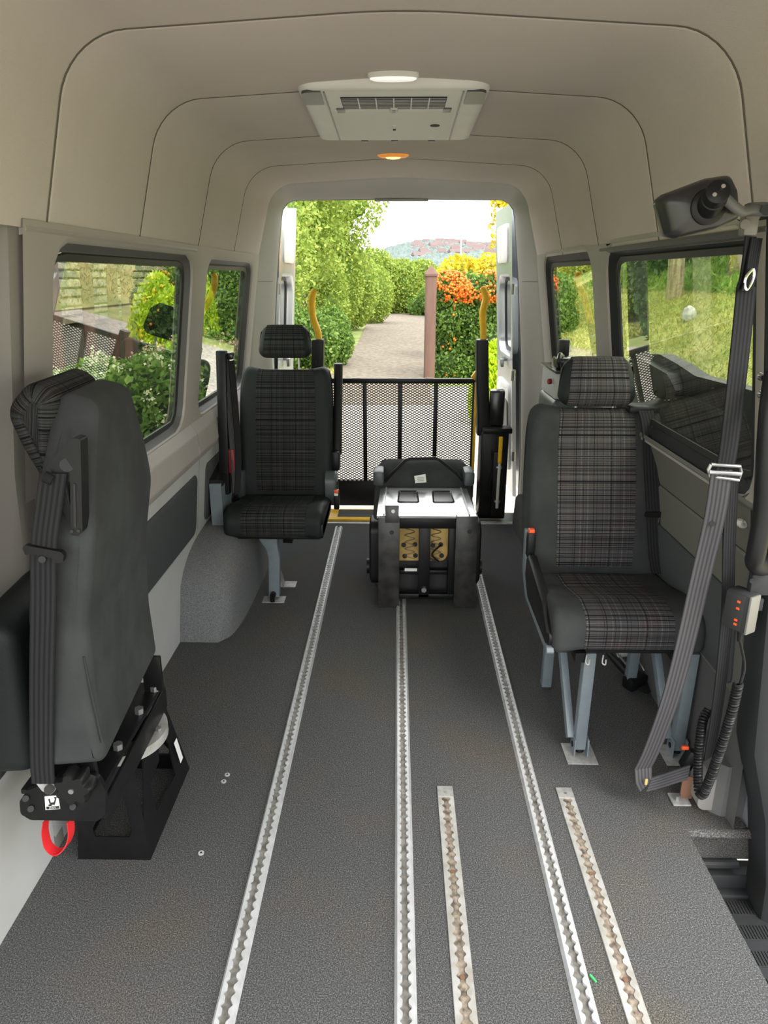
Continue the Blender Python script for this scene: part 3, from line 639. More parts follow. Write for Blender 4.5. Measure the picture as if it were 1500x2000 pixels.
# seat frame under the cushion and legs
A('seat_frame', MB().box((0, .22, .372), (.38, .38, .02)).bar((-.13, .0, .362), (-.13, .42, .362), .03, .03).bar((.15, .0, .362), (.15, .42, .362), .03, .03), 'black_metal')
for x in (-.093, .205):
    lg = A('front_leg', MB().bar((x, .045, .36), (x-.002, .05, .025), .034, .034, .003), 'bluegrey')
    for dx in (-.02, .02): A('clevis_plate', MB().box((x+dx, .05, .03), (.004, .05, .07), bev=.001), 'bluegrey', lg)
    A('leg_bolt', MB().cyl((x-.024, .05, .035), (x+.024, .05, .035), .009, 10).cyl((x, .05, .012), (x, .05, .035), .014, 12), 'black_metal', lg)
    A('brace', MB().bar((x-.035, .30, .36), (x-.028, .06, .05), .022, .03, .002), 'bluegrey', lg)
    A('rear_leg', MB().bar((x-.03, .40, .36), (x-.03, .42, .012), .034, .034, .003), 'bluegrey')
    A('floor_plate', MB().box((x, .045, .0025), (.092, .10, .004), bev=.001), 'galv')
for x in (-.115, -.068): A('leg_clip', MB().tube(smooth_path([(x, -.005, .375), (x-.002, -.008, .352), (x+.006, -.012, .348), (x+.008, -.008, .362)], 4), .0025, 6), 'galv')
# belt on the wall side of the backrest
A('belt_guide', MB().box((.150, .555, .985), (.10, .09, .022), bev=.006), 'black_plastic')
bpth = [(.150, .505, .985), (.158, .474, .93), (.168, .440, .80), (.180, .402, .66), (.190, .382, .56), (.198, .365, .50), (.204, .352, .475)]
bl = A('belt', MB().ribbon(smooth_path(bpth, 5), (.024, 0, 0), .003), 'belt')
tg = A('tongue', MB().prism(rpoly([(-.035, 0, .008), (.035, 0, .008), (.030, .018, .006), (-.030, .018, .006)], 4), lambda u, v, d: (.180+u, .400-d-.10*v, .655+v), 0, .006), 'black_plastic', bl)
A('tongue_plate', MB().tube([(.182+u, .396-.1*v, .655+v) for u, v in ((-.012, 0), (-.013, -.045), (.013, -.045), (.012, 0))], .0030, 6), 'chrome', tg)

# --- rear plaid seat on pedestal
SL = thing('passenger_seat', (-.535, 2.915, 0), 'pedestal seat with raised dark headrest and armrest folded up, over the carpeted wheel arch', 'seat')
plaid_seat(SL, 'plaid_rear', .425, .975, .155, .052, 'leather_black', wi=.140, w=.218)
A = lambda n, m, mt, par=SL, **k: build(n, m, mt, par, local=True, **k)
for x in (-.215, .215):
    s_ = 1 if x > 0 else -1
    h = A('hinge_cover', MB().loft([[(x+d*s_, .40+y*k, .435+z*k) for y, z in rrect(.11, .15, .05, 6)] for d, k in ((-.02, 1), (.025, 1), (.034, .9))]), 'hinge_grey')
    A('hinge_pivot', MB().cyl((x+.03*s_, .39, .44), (x+.04*s_, .39, .44), .022, 16), 'black_plastic', h)
ar = A('armrest', MB().loft([[(.245+a, .50+b_+.17*t, .55+.42*t+.02) for a, b_ in rrect(.042, .055, .015, 4)] for t in (0, .02, .3, .9, .98, 1.0)]), 'black_plastic')
A('armrest_pivot', MB().box((.238, .475, .545), (.045, .07, .10), bev=.015), 'black_plastic', ar)
bk = A('buckle', MB().box((.248, .36, .38), (.026, .03, .10), bev=.006), 'black_plastic'); A('buckle_button', MB().box((.248, .352, .422), (.022, .022, .018), bev=.004), 'orange_red', bk)
A('buckle_label', MB().box((.248, .343, .408), (.018, .002, .012)), 'paper', bk)
A('seat_pan', MB().box((0, .20, .312), (.40, .38, .02), bev=.004).box((.212, .19, .345), (.012, .40, .06), bev=.004), 'black_metal')
m = MB().loft([[(x0+a, .06+b_, z) for a, b_ in rrect(w_, .05, .006, 3)] for x0, z, w_ in ((-.035, .315, .10), (-.03, .28, .075), (-.018, .245, .055), (-.010, .20, .052), (-.018, .05, .05), (-.020, .012, .05))])
pd = A('pedestal_leg', m, 'bluegrey')
A('leg_bolt', MB().cyl((-.02, .03, .03), (-.02, .012, .03), .013, 12).cyl((-.02, .0, .006), (-.02, .0, .03), .010, 12), 'black_metal', pd)
A('rear_strut', MB().bar((.035, .20, .31), (.03, .21, .22), .045, .05, .004), 'black_metal')
A('floor_plate', MB().box((-.018, .03, .0025), (.10, .065, .004), bev=.001), 'galv')
A('floor_plate', MB().box((.01, .20, .0025), (.10, .065, .004), bev=.001), 'galv')
A('plate_brace', MB().bar((.01, .15, .02), (.005, .10, .10), .004, .03), 'galv')
# swing arm bracket to the wall, belt post
A('side_bracket', MB().loft([[(x, y, z) for y, z in rpoly([(.08, .28, .006), (.30, .28, .02), (.36, .42, .03), (.26, .52, .03), (.08, .535, .006)], 4)] for x in (-.288, -.236)]), 'bluegrey')
A('bracket_cover', MB().loft([[(-.262+a, .09+.24*t, .535+.055*t+b_) for a, b_ in rrect(.075, .03, .012, 4)] for t in (0, .05, .9, 1)]), 'black_gloss')
for z in (.50, .33): A('wall_pin', MB().cyl((-.28, .14, z), (-.291, .14, z), .021, 14), 'black_plastic')
def Ap(n, m, mt, par=SL):
    m.v = [(x+.056, y-.175, z+.012) for x, y, z in m.v]; return build(n, m, mt, par, local=True)
po = Ap('belt_post', MB().bar((-.296, .35, .45), (-.277, .38, 1.085), .042, .05, .005), 'black_metal')
Ap('post_clip', MB().box((-.312, .375, .77), (.06, .03, .055), bev=.006), 'black_metal', po)
for z in (.755, .785): Ap('clip_screw', MB().cyl((-.300, .356, z), (-.300, .352, z), .006, 8), 'steel', po)
Ap('belt_loop', MB().box((-.245, .40, 1.06), (.03, .04, .03), bev=.008), 'black_gloss', po)
Ap('belt', MB().ribbon(smooth_path([(-.262, .385, 1.06), (-.255, .37, .85), (-.250, .355, .62), (-.246, .34, .46)], 6), (.012, .012, 0), .003), 'belt_grey', po)
Ap('belt', MB().ribbon(smooth_path([(-.243, .40, 1.04), (-.234, .38, .85), (-.232, .37, .62), (-.242, .34, .45)], 6), (.010, .014, 0), .003), 'belt', po)
Ap('red_webbing', MB().box((-.262, .352, .60), (.03, .012, .11), bev=.003), 'red_dark', po)
A('latch_handle', MB().tube(smooth_path([(-.235, .30, .44), (-.245, .26, .40), (-.25, .27, .34), (-.24, .32, .31), (-.235, .34, .36)], 6), .012, 8), 'black_gloss')
A('arm_link', MB().box((-.25, .32, .41), (.05, .10, .20), bev=.02), 'black_metal')

# --- swivel seat facing the wall (front left)
SW = thing('swivel_seat', (-.610, 1.402, 0), 'black covered seat turned to the wall on a boxy steel swivel base', 'seat', rz=math.radians(-85))
bp = rpoly([(-.125, .47, .03), (.015, .475, .02), (.010, .62, .2), (.018, .78, .2), (.050, .95, .3), (.052, 1.18, .03), (-.025, 1.205, .03), (-.055, 1.0, .2), (-.09, .80, .2)], 6)
def tpw(z):
    P = [(0, .98), (.6, 1.0), (.94, 1.0), (1.0, .92), (1.06, .80), (1.12, .64), (1.17, .50), (1.22, .40)]
    for (a, x), (b_, y) in zip(P, P[1:]):
        if a <= z <= b_: return x+(y-x)*(z-a)/(b_-a)
    return .44
m, uv = cushion(bp, .228, .022, taper=tpw); bkr = build('backrest', m, 'cloth_black', SW, local=True, uv=uv, sharp=60)
cp = rpoly([(-.235, .44, .03), (-.135, .44, .03), (-.130, .76, .04), (-.215, .80, .05)], 6)
m, uv = cushion(cp, .205, .03); build('tipped_cushion', m, 'leather_black', SW, local=True, uv=uv, sharp=60)
hp = rpoly([(-.060, .99, .02), (-.035, 1.03, .03), (-.015, 1.195, .03), (-.06, 1.225, .03), (-.115, 1.17, .05)], 6)
m, uv = cushion(hp, .135, .03, taper=lambda z: .82+.18*min(1, max(0, (z-1.0)/.1))); build('headrest', m, 'plaid_rear', SW, local=True, uv=uv, sharp=60)
Yn = 1.165
def pxprism(pts, Y0, d, seg=4):
    """an outline read off at depth Y0 and given thickness d away from the camera"""
    P = [at(x, y, Y0) for x, y in [(q[0], q[1]) for q in rpoly(pts, seg)]]
    return MB().loft([[(p.x, p.y, p.z) for p in P], [(p.x, p.y+d, p.z) for p in P]])
bg = build('belt_guide', pxprism([(93, 905, 8), (140, 856, 6), (157, 858, 5), (161, 1038, 6), (152, 1047, 4), (138, 1045, 4), (137, 940, 5), (108, 938, 10)], Yn+.005, .03), 'black_plastic', SW)
build('guide_slot', pxprism([(143, 945), (147, 945), (148, 1030), (144, 1030)], Yn+.003, .004), 'ink', bg)
build('guide_dimple', MB().cyl(at(131, 908, Yn+.008), at(131, 908, Yn+.003), .012, 18), 'trim_charcoal', bg)
for x, y in ((140, 1038), (153, 1037)): build('screw', MB().cyl(at(x, y, Yn+.01), at(x, y, Yn+.002), .0030, 8), 'trim_charcoal', bg)
pth = [at(104, 925, Yn), at(96, 985, Yn-.006), at(86, 1070, Yn-.012), at(85, 1180, Yn-.014), at(82, 1330, Yn-.01), at(82, 1480, Yn), at(85, 1530, Yn+.01)]
sb = build('belt', MB().ribbon(smooth_path(pth, 6), (.0235, 0, 0), .003), 'belt', SW)
build('belt_short', MB().ribbon(smooth_path([at(112, 935, Yn+.004), at(126, 980, Yn+.008), at(143, 1025, Yn+.014)], 5), [Vector((.016-.0013*i, 0, .003)) for i in range(11)], .003), 'belt', sb)
build('belt_roll', MB().cyl(at(86, 930, Yn-.004), at(103, 938, Yn-.002), .010, 12), 'belt', sb)
tg = build('tongue', pxprism([(43, 1070, 8), (48, 1065, 5), (118, 1078, 6), (125, 1085, 6), (122, 1100, 5), (110, 1100, 4), (100, 1090, 4), (55, 1082, 4), (50, 1085, 4)], Yn-.022, .012), 'black_plastic', sb)
build('tongue_stud', MB().cyl(at(82, 1093, Yn-.02), at(82, 1093, Yn-.026), .0060, 16), 'trim_charcoal', tg)
build('zip', MB().tube([at(163, 1282, 1.178), at(176, 1345, 1.180), at(200, 1450, 1.184)], .0025, 6), 'ink', bkr)
# side plate, knob, fork and label
Ym = 1.205
sp = build('side_plate', pxprism([(38, 1565, 14), (52, 1545, 8), (115, 1520, 20), (190, 1515, 20), (206, 1545, 8), (206, 1592, 14), (190, 1604, 10), (60, 1602, 20), (40, 1590, 10)], Ym, .012), 'black_metal', SW)
kn = at(150, 1528, Ym-.012); m = MB()
rg = []
for d, s in ((0.012, .92), (.0, 1.0), (-.018, 1.0), (-.026, .88)):
    rg.append([(kn.x+s*(.035+.0055*math.cos(7*2*PI*k/70))*math.cos(2*PI*k/70), kn.y+d, kn.z+s*(.035+.0055*math.cos(7*2*PI*k/70))*math.sin(2*PI*k/70)) for k in range(70)])
kb = build('recline_knob', m.loft(rg), 'black_plastic', sp, sharp=50)
build('knob_screw', MB().cyl((kn.x, kn.y-.02, kn.z), (kn.x, kn.y-.029, kn.z), .0055, 12), 'steel', kb)
build('belt_fork', pxprism([(62, 1520, 2), (66, 1517, 2), (76, 1532, 4), (92, 1530, 4), (100, 1516, 2), (105, 1518, 2), (110, 1542, 8), (98, 1554, 8), (82, 1545, 4)], Ym-.006, .005), 'alu_dirty', sp)
build('fork_bolt', MB().cyl(at(96, 1542, Ym-.004), at(96, 1542, Ym-.014), .010, 16), 'black_plastic', sp)
for x, y in ((60, 1580), (142, 1576), (50, 1560)): build('plate_bolt', MB().cyl(at(x, y, Ym), at(x, y, Ym-.006), .0065, 10), 'black_plastic', sp)
lb = build('maker_label', pxprism([(87, 1556), (113, 1554), (117, 1580), (89, 1582)], Ym-.002, .003), 'paper', sp)
build('label_band', pxprism([(90, 1576), (115, 1574.5), (116, 1579.5), (91, 1581)], Ym-.0026, .001), 'ink', lb)
build('seated_figure', pxprism([(94, 1561), (97, 1560.5), (99, 1568), (105, 1567), (108, 1557), (110.5, 1557.5), (107, 1572), (101, 1572), (101, 1574), (94.5, 1574.5), (94.5, 1572), (97, 1571)], Ym-.0026, .001), 'ink', lb)
build('figure_head', MB().cyl(at(107, 1558, Ym-.002), at(107, 1558, Ym-.003), .0016, 10), 'ink', lb)
tcu = bpy.data.curves.new('lettering', 'FONT'); tcu.body = 'JANY'; tcu.size = .0062; tcu.align_x = 'CENTER'; to = bpy.data.objects.new('lettering', tcu); COL.objects.link(to)
bpy.context.view_layer.update(); tme = bpy.data.meshes.new_from_object(to.evaluated_get(bpy.context.evaluated_depsgraph_get())); bpy.data.objects.remove(to)
q = at(103, 1579.8, Ym-.003); tm = MB(); tm.add([(q.x+v.co.x, q.y, q.z+v.co.y+.0005) for v in tme.vertices], [tuple(p.vertices) for p in tme.polygons])
build('lettering', tm, 'paper', lb)
lp = [at(90, 1600, 1.235), at(88, 1625, 1.23), at(95, 1652, 1.225), at(112, 1664, 1.22), at(130, 1652, 1.225), at(139, 1628, 1.235), at(137, 1600, 1.245)]
build('red_pull_strap', MB().ribbon(smooth_path(lp, 6), (.002, .011, 0), .002), 'red', SW)
# rear rail, tray, swivel
build('rear_rail', MB().box((-.612, 1.43, .330), (.008, .44, .062), Matrix.Rotation(.025, 3, 'Z'), .002), 'black_metal', SW)
build('seat_tray', MB().box((-.70, 1.43, .372), (.17, .42, .012), bev=.003), 'black_metal', SW)
build('recliner_bracket', MB().box((-.645, 1.23, .42), (.05, .012, .12), bev=.003), 'black_metal', SW)
build('recliner_bracket', MB().box((-.625, 1.60, .43), (.05, .012, .10), bev=.003), 'black_metal', SW)
for x, y in ((-.630, 1.36), (-.630, 1.50), (-.625, 1.60)): build('tray_bolt', MB().cyl((x, y, .376), (x, y, .392), .011, 6), 'steel', SW)
sv = build('swivel_ring', MB().cyl((-.705, 1.545, .272), (-.705, 1.545, .297), .118, 40), 'alu_dirty', SW)
for a in range(8): build('ring_bolt', MB().cyl((-.705+.10*math.cos(a*.8), 1.545+.10*math.sin(a*.8), .297), (-.705+.10*math.cos(a*.8), 1.545+.10*math.sin(a*.8), .304), .008, 6), 'steel', sv)
build('swivel_hub', MB().cyl((-.705, 1.545, .29), (-.705, 1.545, .37), .07, 24), 'black_metal', SW)
# base box of four punched plates
bot = [(-.80, 1.42), (-.615, 1.42), (-.615, 1.775), (-.80, 1.775)]; top = [(-.775, 1.445), (-.640, 1.445), (-.640, 1.70), (-.775, 1.70)]; zt = .272
bs = build('base_top', MB().box((-.7075, 1.5725, zt-.004), (.135, .255, .008), bev=.002), 'black_metal', SW)
for i in range(4):
    b0, b1, t0, t1 = Vector((*bot[i], 0)), Vector((*bot[(i+1) % 4], 0)), Vector((*top[i], zt)), Vector((*top[(i+1) % 4], zt))
    n_ = (b1-b0).cross(t0-b0).normalized()*-.004
    def bl(u, v): return b0.lerp(b1, u).lerp(t0.lerp(t1, u), v)
    hole = [(.26, .24), (.76, .24), (.80, .30), (.74, .74), (.70, .80), (.62, .80), (.22, .32)] if i % 2 == 0 else [(.26, .26), (.74, .22), (.80, .60), (.72, .84), (.66, .84), (.52, .62), (.26, .58)]
    outl = [(0, 0), (1, 0), (1, .3), (1, 1), (.7, 1), (.3, 1), (0, .35)]
    A_ = [bl(*p) for p in outl]; B_ = [bl(*p) for p in hole]
    build('base_plate', MB().loft([A_, B_, [p+n_ for p in B_], [p+n_ for p in A_]], loop=True, cap=False), 'black_metal', SW, sharp=20)
build('rating_plate', MB().add([(-.6135, 1.70, .075), (-.6135, 1.725, .075), (-.6225, 1.715, .15), (-.6225, 1.69, .15)], [(0, 1, 2, 3)]), 'paper', SW)

# --- stowed seat lying on its back in the aisle
ST = thing('stowed_seat', (.13, 3.1, 0), 'upturned removable seat lying on its back in the aisle, foam and steel skids showing', 'seat')
B = lambda n, m, mt, par=ST, **k: build(n, m, mt, par, **k)
cp = rpoly([(2.99, .03, .03), (3.44, .01, .06), (3.50, .30, .15), (3.47, .548, .09), (3.33, .545, .06), (3.27, .43, .04), (3.0, .39, .03)], 6)
m, uv = cushion(cp, .235, .045, taper=lambda z: 1.0-.10*max(0, (z-.42)/.13)); m.v = [(x+.13, y, z) for x, y, z in m.v]
B('upholstery', m, 'cloth_black', uv=uv, sharp=60)
cp = rpoly([(2.90, .08, .02), (3.05, .05, .03), (3.05, .46, .03), (2.92, .45, .03)], 5)
for sg in (-1, 1):
    P = rrect(.16, .30, .05, 6)
    B('hinge_cover', MB().loft([[(.13+sg*(.222+d), 3.03+y*k, .22+z*k) for y, z in P] for d, k in ((-.02, 1), (.018, 1), (.026, .92))]), 'black_plastic')
    B('recline_knob', MB().cyl((.13+sg*.24, 3.02, .14), (.13+sg*.262, 3.02, .14), .035, 20), 'black_plastic')
    B('shoulder_cap', MB().box((.13+sg*.212, 3.27, .50), (.05, .12, .07), bev=.012), 'hinge_grey')
# silver pan
def quadpan(pts, th, name, mt, par=ST):
    P = [Vector(p) for p in pts]; n_ = (P[1]-P[0]).cross(P[3]-P[0]).normalized()*th
    return build(name, MB().loft([[p for p in P], [p-n_ for p in P]]), mt, par)
pf0, pf1, pb1, pb0 = Vector((-.082, 2.885, .428)), Vector((.345, 2.885, .428)), Vector((.335, 3.25, .446)), Vector((-.075, 3.25, .446))
mat('pan', (.80, .81, .82), .22, metal=.85, var=.08, vscale=12)
pan = quadpan([pf0, pf1, pb1, pb0], .012, 'seat_pan', 'pan')
def onpan(u, v, h): 
    p = pf0.lerp(pf1, u).lerp(pb0.lerp(pb1, u), v); nn = (pf1-pf0).cross(pb0-pf0).normalized(); return p+nn*h
for u0, u1 in ((.20, .44), (.58, .82)):
    P = rpoly([(u0, .46, .02), (u1, .46, .02), (u1-.01, .86, .02), (u0+.01, .86, .02)], 3); Q = rpoly([(u0+.03, .52, .02), (u1-.03, .52, .02), (u1-.04, .80, .02), (u0+.04, .80, .02)], 3)
    m = MB().loft([[onpan(a, b_, .0005) for a, b_ in P], [onpan(a, b_, .005) for a, b_ in [(x+(sum(q[0] for q in P)/len(P)-x)*.06, y) for x, y in P]], [onpan(a, b_, -.004) for a, b_ in Q]])
    B('pressed_recess', m, 'black_gloss', pan)
for u in (.07, .93): B('pan_edge', MB().bar(onpan(u, .02, .004), onpan(u, .98, .004), .006, .004), 'steel', pan)
# skids
for x0, x1, zt_ in ((-.076, .016, .422), (.257, .350, .428)):
    sk = B('skid', MB().box(((x0+x1)/2, 2.876, zt_/2+.001), (x1-x0, .008, zt_), bev=.0015), 'worn_black')
    for xx in (x0+.003, x1-.003): B('skid_flange', MB().box((xx, 2.90, zt_/2+.001), (.006, .05, zt_), bev=.001), 'worn_black', sk)
    B('skid_hole', MB().cyl(((x0+x1)/2+.012, 2.8725, zt_-.065), ((x0+x1)/2+.012, 2.8705, zt_-.065), .010, 14), 'ink', sk)
tb = B('fixing_tab', MB().box((-.017, 2.872, .440), (.058, .006, .075), Matrix.Rotation(-.15, 3, 'X'), .002), 'worn_black'); B('tab_hole', MB().cyl((-.012, 2.867, .455), (-.012, 2.863, .455), .008, 12), 'paper', tb)
B('cross_bar', MB().box((.1365, 2.90, .395), (.25, .03, .05), bev=.003), 'black_metal')
B('cross_bar', MB().box((.1365, 2.91, .045), (.25, .03, .025), bev=.003), 'black_metal')
B('centre_bar', MB().box((.125, 2.905, .21), (.05, .02, .34), bev=.003), 'black_metal')
B('pivot_bolt', MB().cyl((.125, 2.90, .085), (.125, 2.875, .085), .012, 6), 'steel')
B('side_frame', MB().box((.245, 2.93, .21), (.03, .06, .36), bev=.003), 'black_metal')
B('cavity_dark', MB().box((.1365, 2.985, .22), (.27, .01, .40)), 'ink')  # black sheet put in for the darkness of the open cavity
fm = B('foam', MB().loft([[(.118+u, y, .275+v) for u, v in rpoly([(-.11, -.085, .01), (.10, -.085, .03), (.115, -.05, .03), (.115, .085, .01), (-.11, .085, .01)], 4)] for y in (2.982, 2.965)]), 'foam')
for x, z in ((.035, .265), (.085, .268), (.04, .212), (.088, .215), (.20, .268), (.205, .215), (.165, .265)): B('foam_hole', MB().cyl((x, 2.9655, z), (x, 2.962, z), .011, 14), 'ink', fm)
for x in (.062, .178):
    zz_ = [.345-.016*k for k in range(10)]
    B('spring', MB().tube(smooth_path([(x+(.022 if (k//1) % 2 else -.022), 2.959, z) for k, z in enumerate(zz_)], 5), .0018, 6), 'wire', fm)
B('cable', MB().tube(smooth_path([(.20, 2.955, .27), (.16, 2.93, .235), (.19, 2.93, .20), (.15, 2.93, .215)], 6), .004, 6), 'black_plastic')
B('rating_label', MB().box((.068, 2.93, .16), (.055, .002, .014)), 'paper')
B('slide_rail', MB().box((.1365, 2.95, .145), (.24, .03, .02), bev=.003), 'black_metal')
lpth = [at(750, 942, 3.24), at(762, 928, 3.26), at(792, 899, 3.30), at(800, 896, 3.30), at(850, 895, 3.30), at(858, 898, 3.30), at(893, 925, 3.26), at(905, 940, 3.24)]
B('lifting_bar', MB().tube(lpth, .0075, 8), 'black_metal')
tgp = [at(809, 930, 3.255), at(831, 926, 3.255), at(833, 942, 3.235), at(811, 944, 3.235)]
tk = quadpan(tgp, .002, 'paper_tag', 'paper'); 
for k in range(3):
    a = at(815, 934+3*k, 3.245); b_ = at(828, 932.5+3*k, 3.245); B('print_line', MB().bar(a+Vector((0, -.01, .004)), b_+Vector((0, -.01, .004)), .002, .001), 'ink', tk)

# ================================================================== WHEELCHAIR LIFT
LF = thing('wheelchair_lift', (.06, 4.25, -.1), 'black folding wheelchair lift with expanded mesh platform and yellow handrails across the rear doorway', 'wheelchair lift')
B = lambda n, m, mt, par=LF, **k: build(n, m, mt, par, **k)
x0, x1, z0, z1, YG = -.47, .50, .02, .795, 4.47
pf = B('platform', MB().box(((x0+x1)/2, YG, z1-.012), (x1-x0, .03, .03), bev=.003), 'black_metal')
B('frame_bar', MB().box(((x0+x1)/2, YG, .055), (x1-x0, .035, .17), bev=.003), 'black_metal', pf)
for x in (x0+.01, -.20, .022, .245, x1-.012): B('frame_bar', MB().box((x, YG, (z0+z1)/2), (.026 if abs(x) < .3 else .03, .028, z1-z0-.02), bev=.002), 'black_metal', pf)
m = MB(); dx, dz = .0285, .0165; nx = int((x1-x0)/dx); nz = int((z1-.16)/dz)
for j in range(nz+1):
    z = .135+dz*j
    for i in range(nx):
        a = x0+dx*i
        for s_ in (1, -1):
            for h in (0, 1):
                xa = a+h*dx/2; za = z+(s_*dz*.5 if h else 0); zb_ = z+(0 if h else s_*dz*.5)
                if za > z1-.02 or zb_ > z1-.02: continue
                t = .0025; k = len(m.v)
                m.v += [(xa, YG-.010, za-t), (xa+dx/2, YG-.010, zb_-t), (xa+dx/2, YG-.010, zb_+t), (xa, YG-.010, za+t), (xa, YG-.004, za-t), (xa+dx/2, YG-.004, zb_-t), (xa+dx/2, YG-.004, zb_+t), (xa, YG-.004, za+t)]
                m.f += [(k, k+1, k+2, k+3), (k+7, k+6, k+5, k+4), (k+3, k+2, k+6, k+7), (k, k+4, k+5, k+1)]
B('expanded_mesh', m, 'black_metal', pf, kind='stuff')
for x in (-.25, -.03, .2): B('top_tab', MB().box((x, YG-.012, z1+.004), (.05, .012, .006)), 'galv', pf)
B('yellow_edge', MB().box((.490, 4.43, .50), (.014, .02, .56), bev=.003), 'yellow')
br = B('bridge_plate', MB().box((.02, 4.14, .010), (.90, .20, .012), bev=.003), 'yellow'); B('grip_surface', MB().box((.055, 4.15, .017), (.82, .125, .004), bev=.001), 'panel_inset', br)
# right and left towers
for sg, cx in ((1, .490), (-1, -.455)):
    tw = B('tower', MB().loft([[(cx+a*s+sg*o_, 4.22+b_, z) for a, b_ in rrect(.072, .09, .008, 3)] for z, s, o_ in ((.50, 1.05, .03), (.62, 1.0, .025), (.80, .98, .012), (1.04, .95, .0), (1.055, .85, .0))]), 'black_metal')
    B('tower_slot', MB().box((cx+.012*sg, 4.172, .93), (.010, .006, .02), bev=.002), 'ink', tw)
    ho = cx+sg*.10
    B('tower_base', MB().box((ho-.01*sg, 4.19, .265), (.16, .16, .53), bev=.008), 'black_metal')
    B('tower_cover', MB().box((ho+.02*sg, 4.10, .22), (.075, .02, .40), bev=.004), 'black_plastic')
    hx = cx+.012*sg
    hd = [(hx, 4.25, 1.02), (hx, 4.27, 1.10), (hx-.016*sg+.012, 4.30, 1.20), (hx+.012, 4.32, 1.28), (hx, 4.33, 1.325), (hx-.010, 4.335, 1.335)] if sg > 0 else [(hx+.016, 4.25, 1.02), (hx+.006, 4.27, 1.09), (hx-.022, 4.29, 1.17), (hx-.030, 4.31, 1.25), (hx-.022, 4.32, 1.305), (hx-.010, 4.325, 1.325)]
    sp_ = smooth_path(hd, 7); B('handrail', MB().tube(sp_, [.0175+.003*math.sin(i/len(sp_)*PI) for i in range(len(sp_))], 12), 'yellow')
    B('tower_bracket', MB().box((ho, 4.14, .545), (.17, .10, .03), bev=.004), 'black_metal')
B('control_box', MB().box((.592, 4.20, .665), (.088, .08, .21), Matrix.Rotation(-.12, 3, 'Z'), .014), 'black_gloss')
hy = B('pump_lever', MB().cyl((.607, 4.07, .515), (.607, 4.075, .36), .012, 12), 'yellow'); B('lever_rod', MB().cyl((.607, 4.075, .36), (.605, 4.075, .08), .009, 12), 'off_white', hy)
for z in (.33, .12): B('lever_clip', MB().box((.606, 4.082, z), (.035, .02, .016), bev=.003), 'steel', hy)
B('hose', MB().tube(smooth_path([(.56, 4.12, .45), (.575, 4.10, .33), (.56, 4.10, .22), (.57, 4.11, .10)], 6), .008, 8), 'black_plastic')
B('yellow_latch', MB().box((.478, 4.36, .83), (.04, .03, .05), Matrix.Rotation(.6, 3, 'Y'), .006), 'yellow')
B('link_rod', MB().tube([(.505, 4.33, .86), (.515, 4.30, .60), (.53, 4.28, .30)], .008, 8), 'steel')

# --- hydraulic pump behind the nearer plaid seat
PU = thing('lift_pump_housing', (.726, 3.18, .20), 'grey lift pump housing with black valve block against the side wall', 'pump')
def B(n, m, mt, par=PU):
    m.v = [(.726+(x-.765)*.80, y, z+.075) for x, y, z in m.v]; return build(n, m, mt, par)
B('housing', MB().box((.765, 3.18, .48), (.16, .34, .70), bev=.03, seg=4), 'hinge_grey')
B('lid', MB().box((.768, 3.17, .885), (.15, .30, .11), bev=.008), 'panel_light')
B('tray', MB().box((.765, 3.17, .946), (.165, .32, .012), bev=.004), 'black_gloss')
B('valve_block', MB().box((.745, 3.10, .975), (.10, .10, .05), bev=.012), 'black_gloss')
B('valve_block', MB().box((.80, 3.16, .97), (.06, .08, .04), bev=.012), 'black_gloss')
B('solenoid', MB().box((.775, 3.22, 1.02), (.055, .05, .085), bev=.006), 'black_plastic')
B('elbow', MB().tube(smooth_path([(.72, 3.06, .955), (.705, 3.04, .985), (.715, 3.06, 1.01), (.74, 3.10, 1.0)], 6), .012, 8), 'black_gloss')
B('red_button', MB().cyl((.68, 3.07, .90), (.665, 3.065, .90), .012, 14), 'red_dark')

# ================================================================== RIGHT DOORWAY FITTINGS
# mirror on a stalk
MR = thing('interior_mirror', (.60, 1.36, 1.46), 'black convex mirror seen from behind on a bent stalk above the side window', 'mirror')
B = lambda n, m, mt, par=MR, **k: build(n, m, mt, par, **k)
ol = [(1283, 392, 14), (1300, 378, 10), (1380, 348, 30), (1428, 340, 14), (1443, 372, 12), (1447, 425, 16), (1400, 448, 40), (1320, 466, 14), (1302, 460, 10)]
P = [at(x, y, 1.36) for x, y in rpoly(ol, 5)]; cx_ = sum((p for p in P), Vector())/len(P)
B('shell', MB().loft([[cx_+(p-cx_)*k+Vector((0, d, 0)) for p in P] for k, d in ((.93, .030), (1.0, .026), (1.0, .010), (.985, .003), (.95, -.002), (.90, -.009), (.80, -.014), (.5, -.019), (.15, -.021))]), 'mirror_shell', sharp=60)
B('rim_groove', MB().loft([[cx_+(p-cx_)*k+Vector((0, d, 0)) for p in P] for k, d in ((.98, .0138), (1.005, .0135), (1.005, .0115), (.98, .0112))], loop=True, cap=False), 'seal')
B('glass', MB().loft([[cx_+(p-cx_)*.92+Vector((0, d, 0)) for p in P] for d in (.0295, .032)]), 'chrome')
kc = at(1385, 403, 1.335); ke = at(1403, 374, 1.275)
B('socket', MB().loft([[kc+Vector((r*math.cos(t), -.004+d, r*math.sin(t))) for t in [2*PI*k/28 for k in range(28)]] for r, d in ((.030, .014), (.030, .004), (.024, .0))]), 'black_plastic')
kn_ = B('swivel_knob', MB().tube([kc, kc.lerp(ke, .6), kc.lerp(ke, .62), ke, ke+(ke-kc)*.02], [.021, .021, .019, .019, .017], 24), 'black_plastic')
dr = (ke-kc).normalized(); sd = dr.orthogonal().normalized()
for s_ in (-1, 1): B('knob_screw', MB().cyl(ke+sd*.009*s_, ke+sd*.009*s_+dr*.005, .0035, 10), 'chrome', kn_)
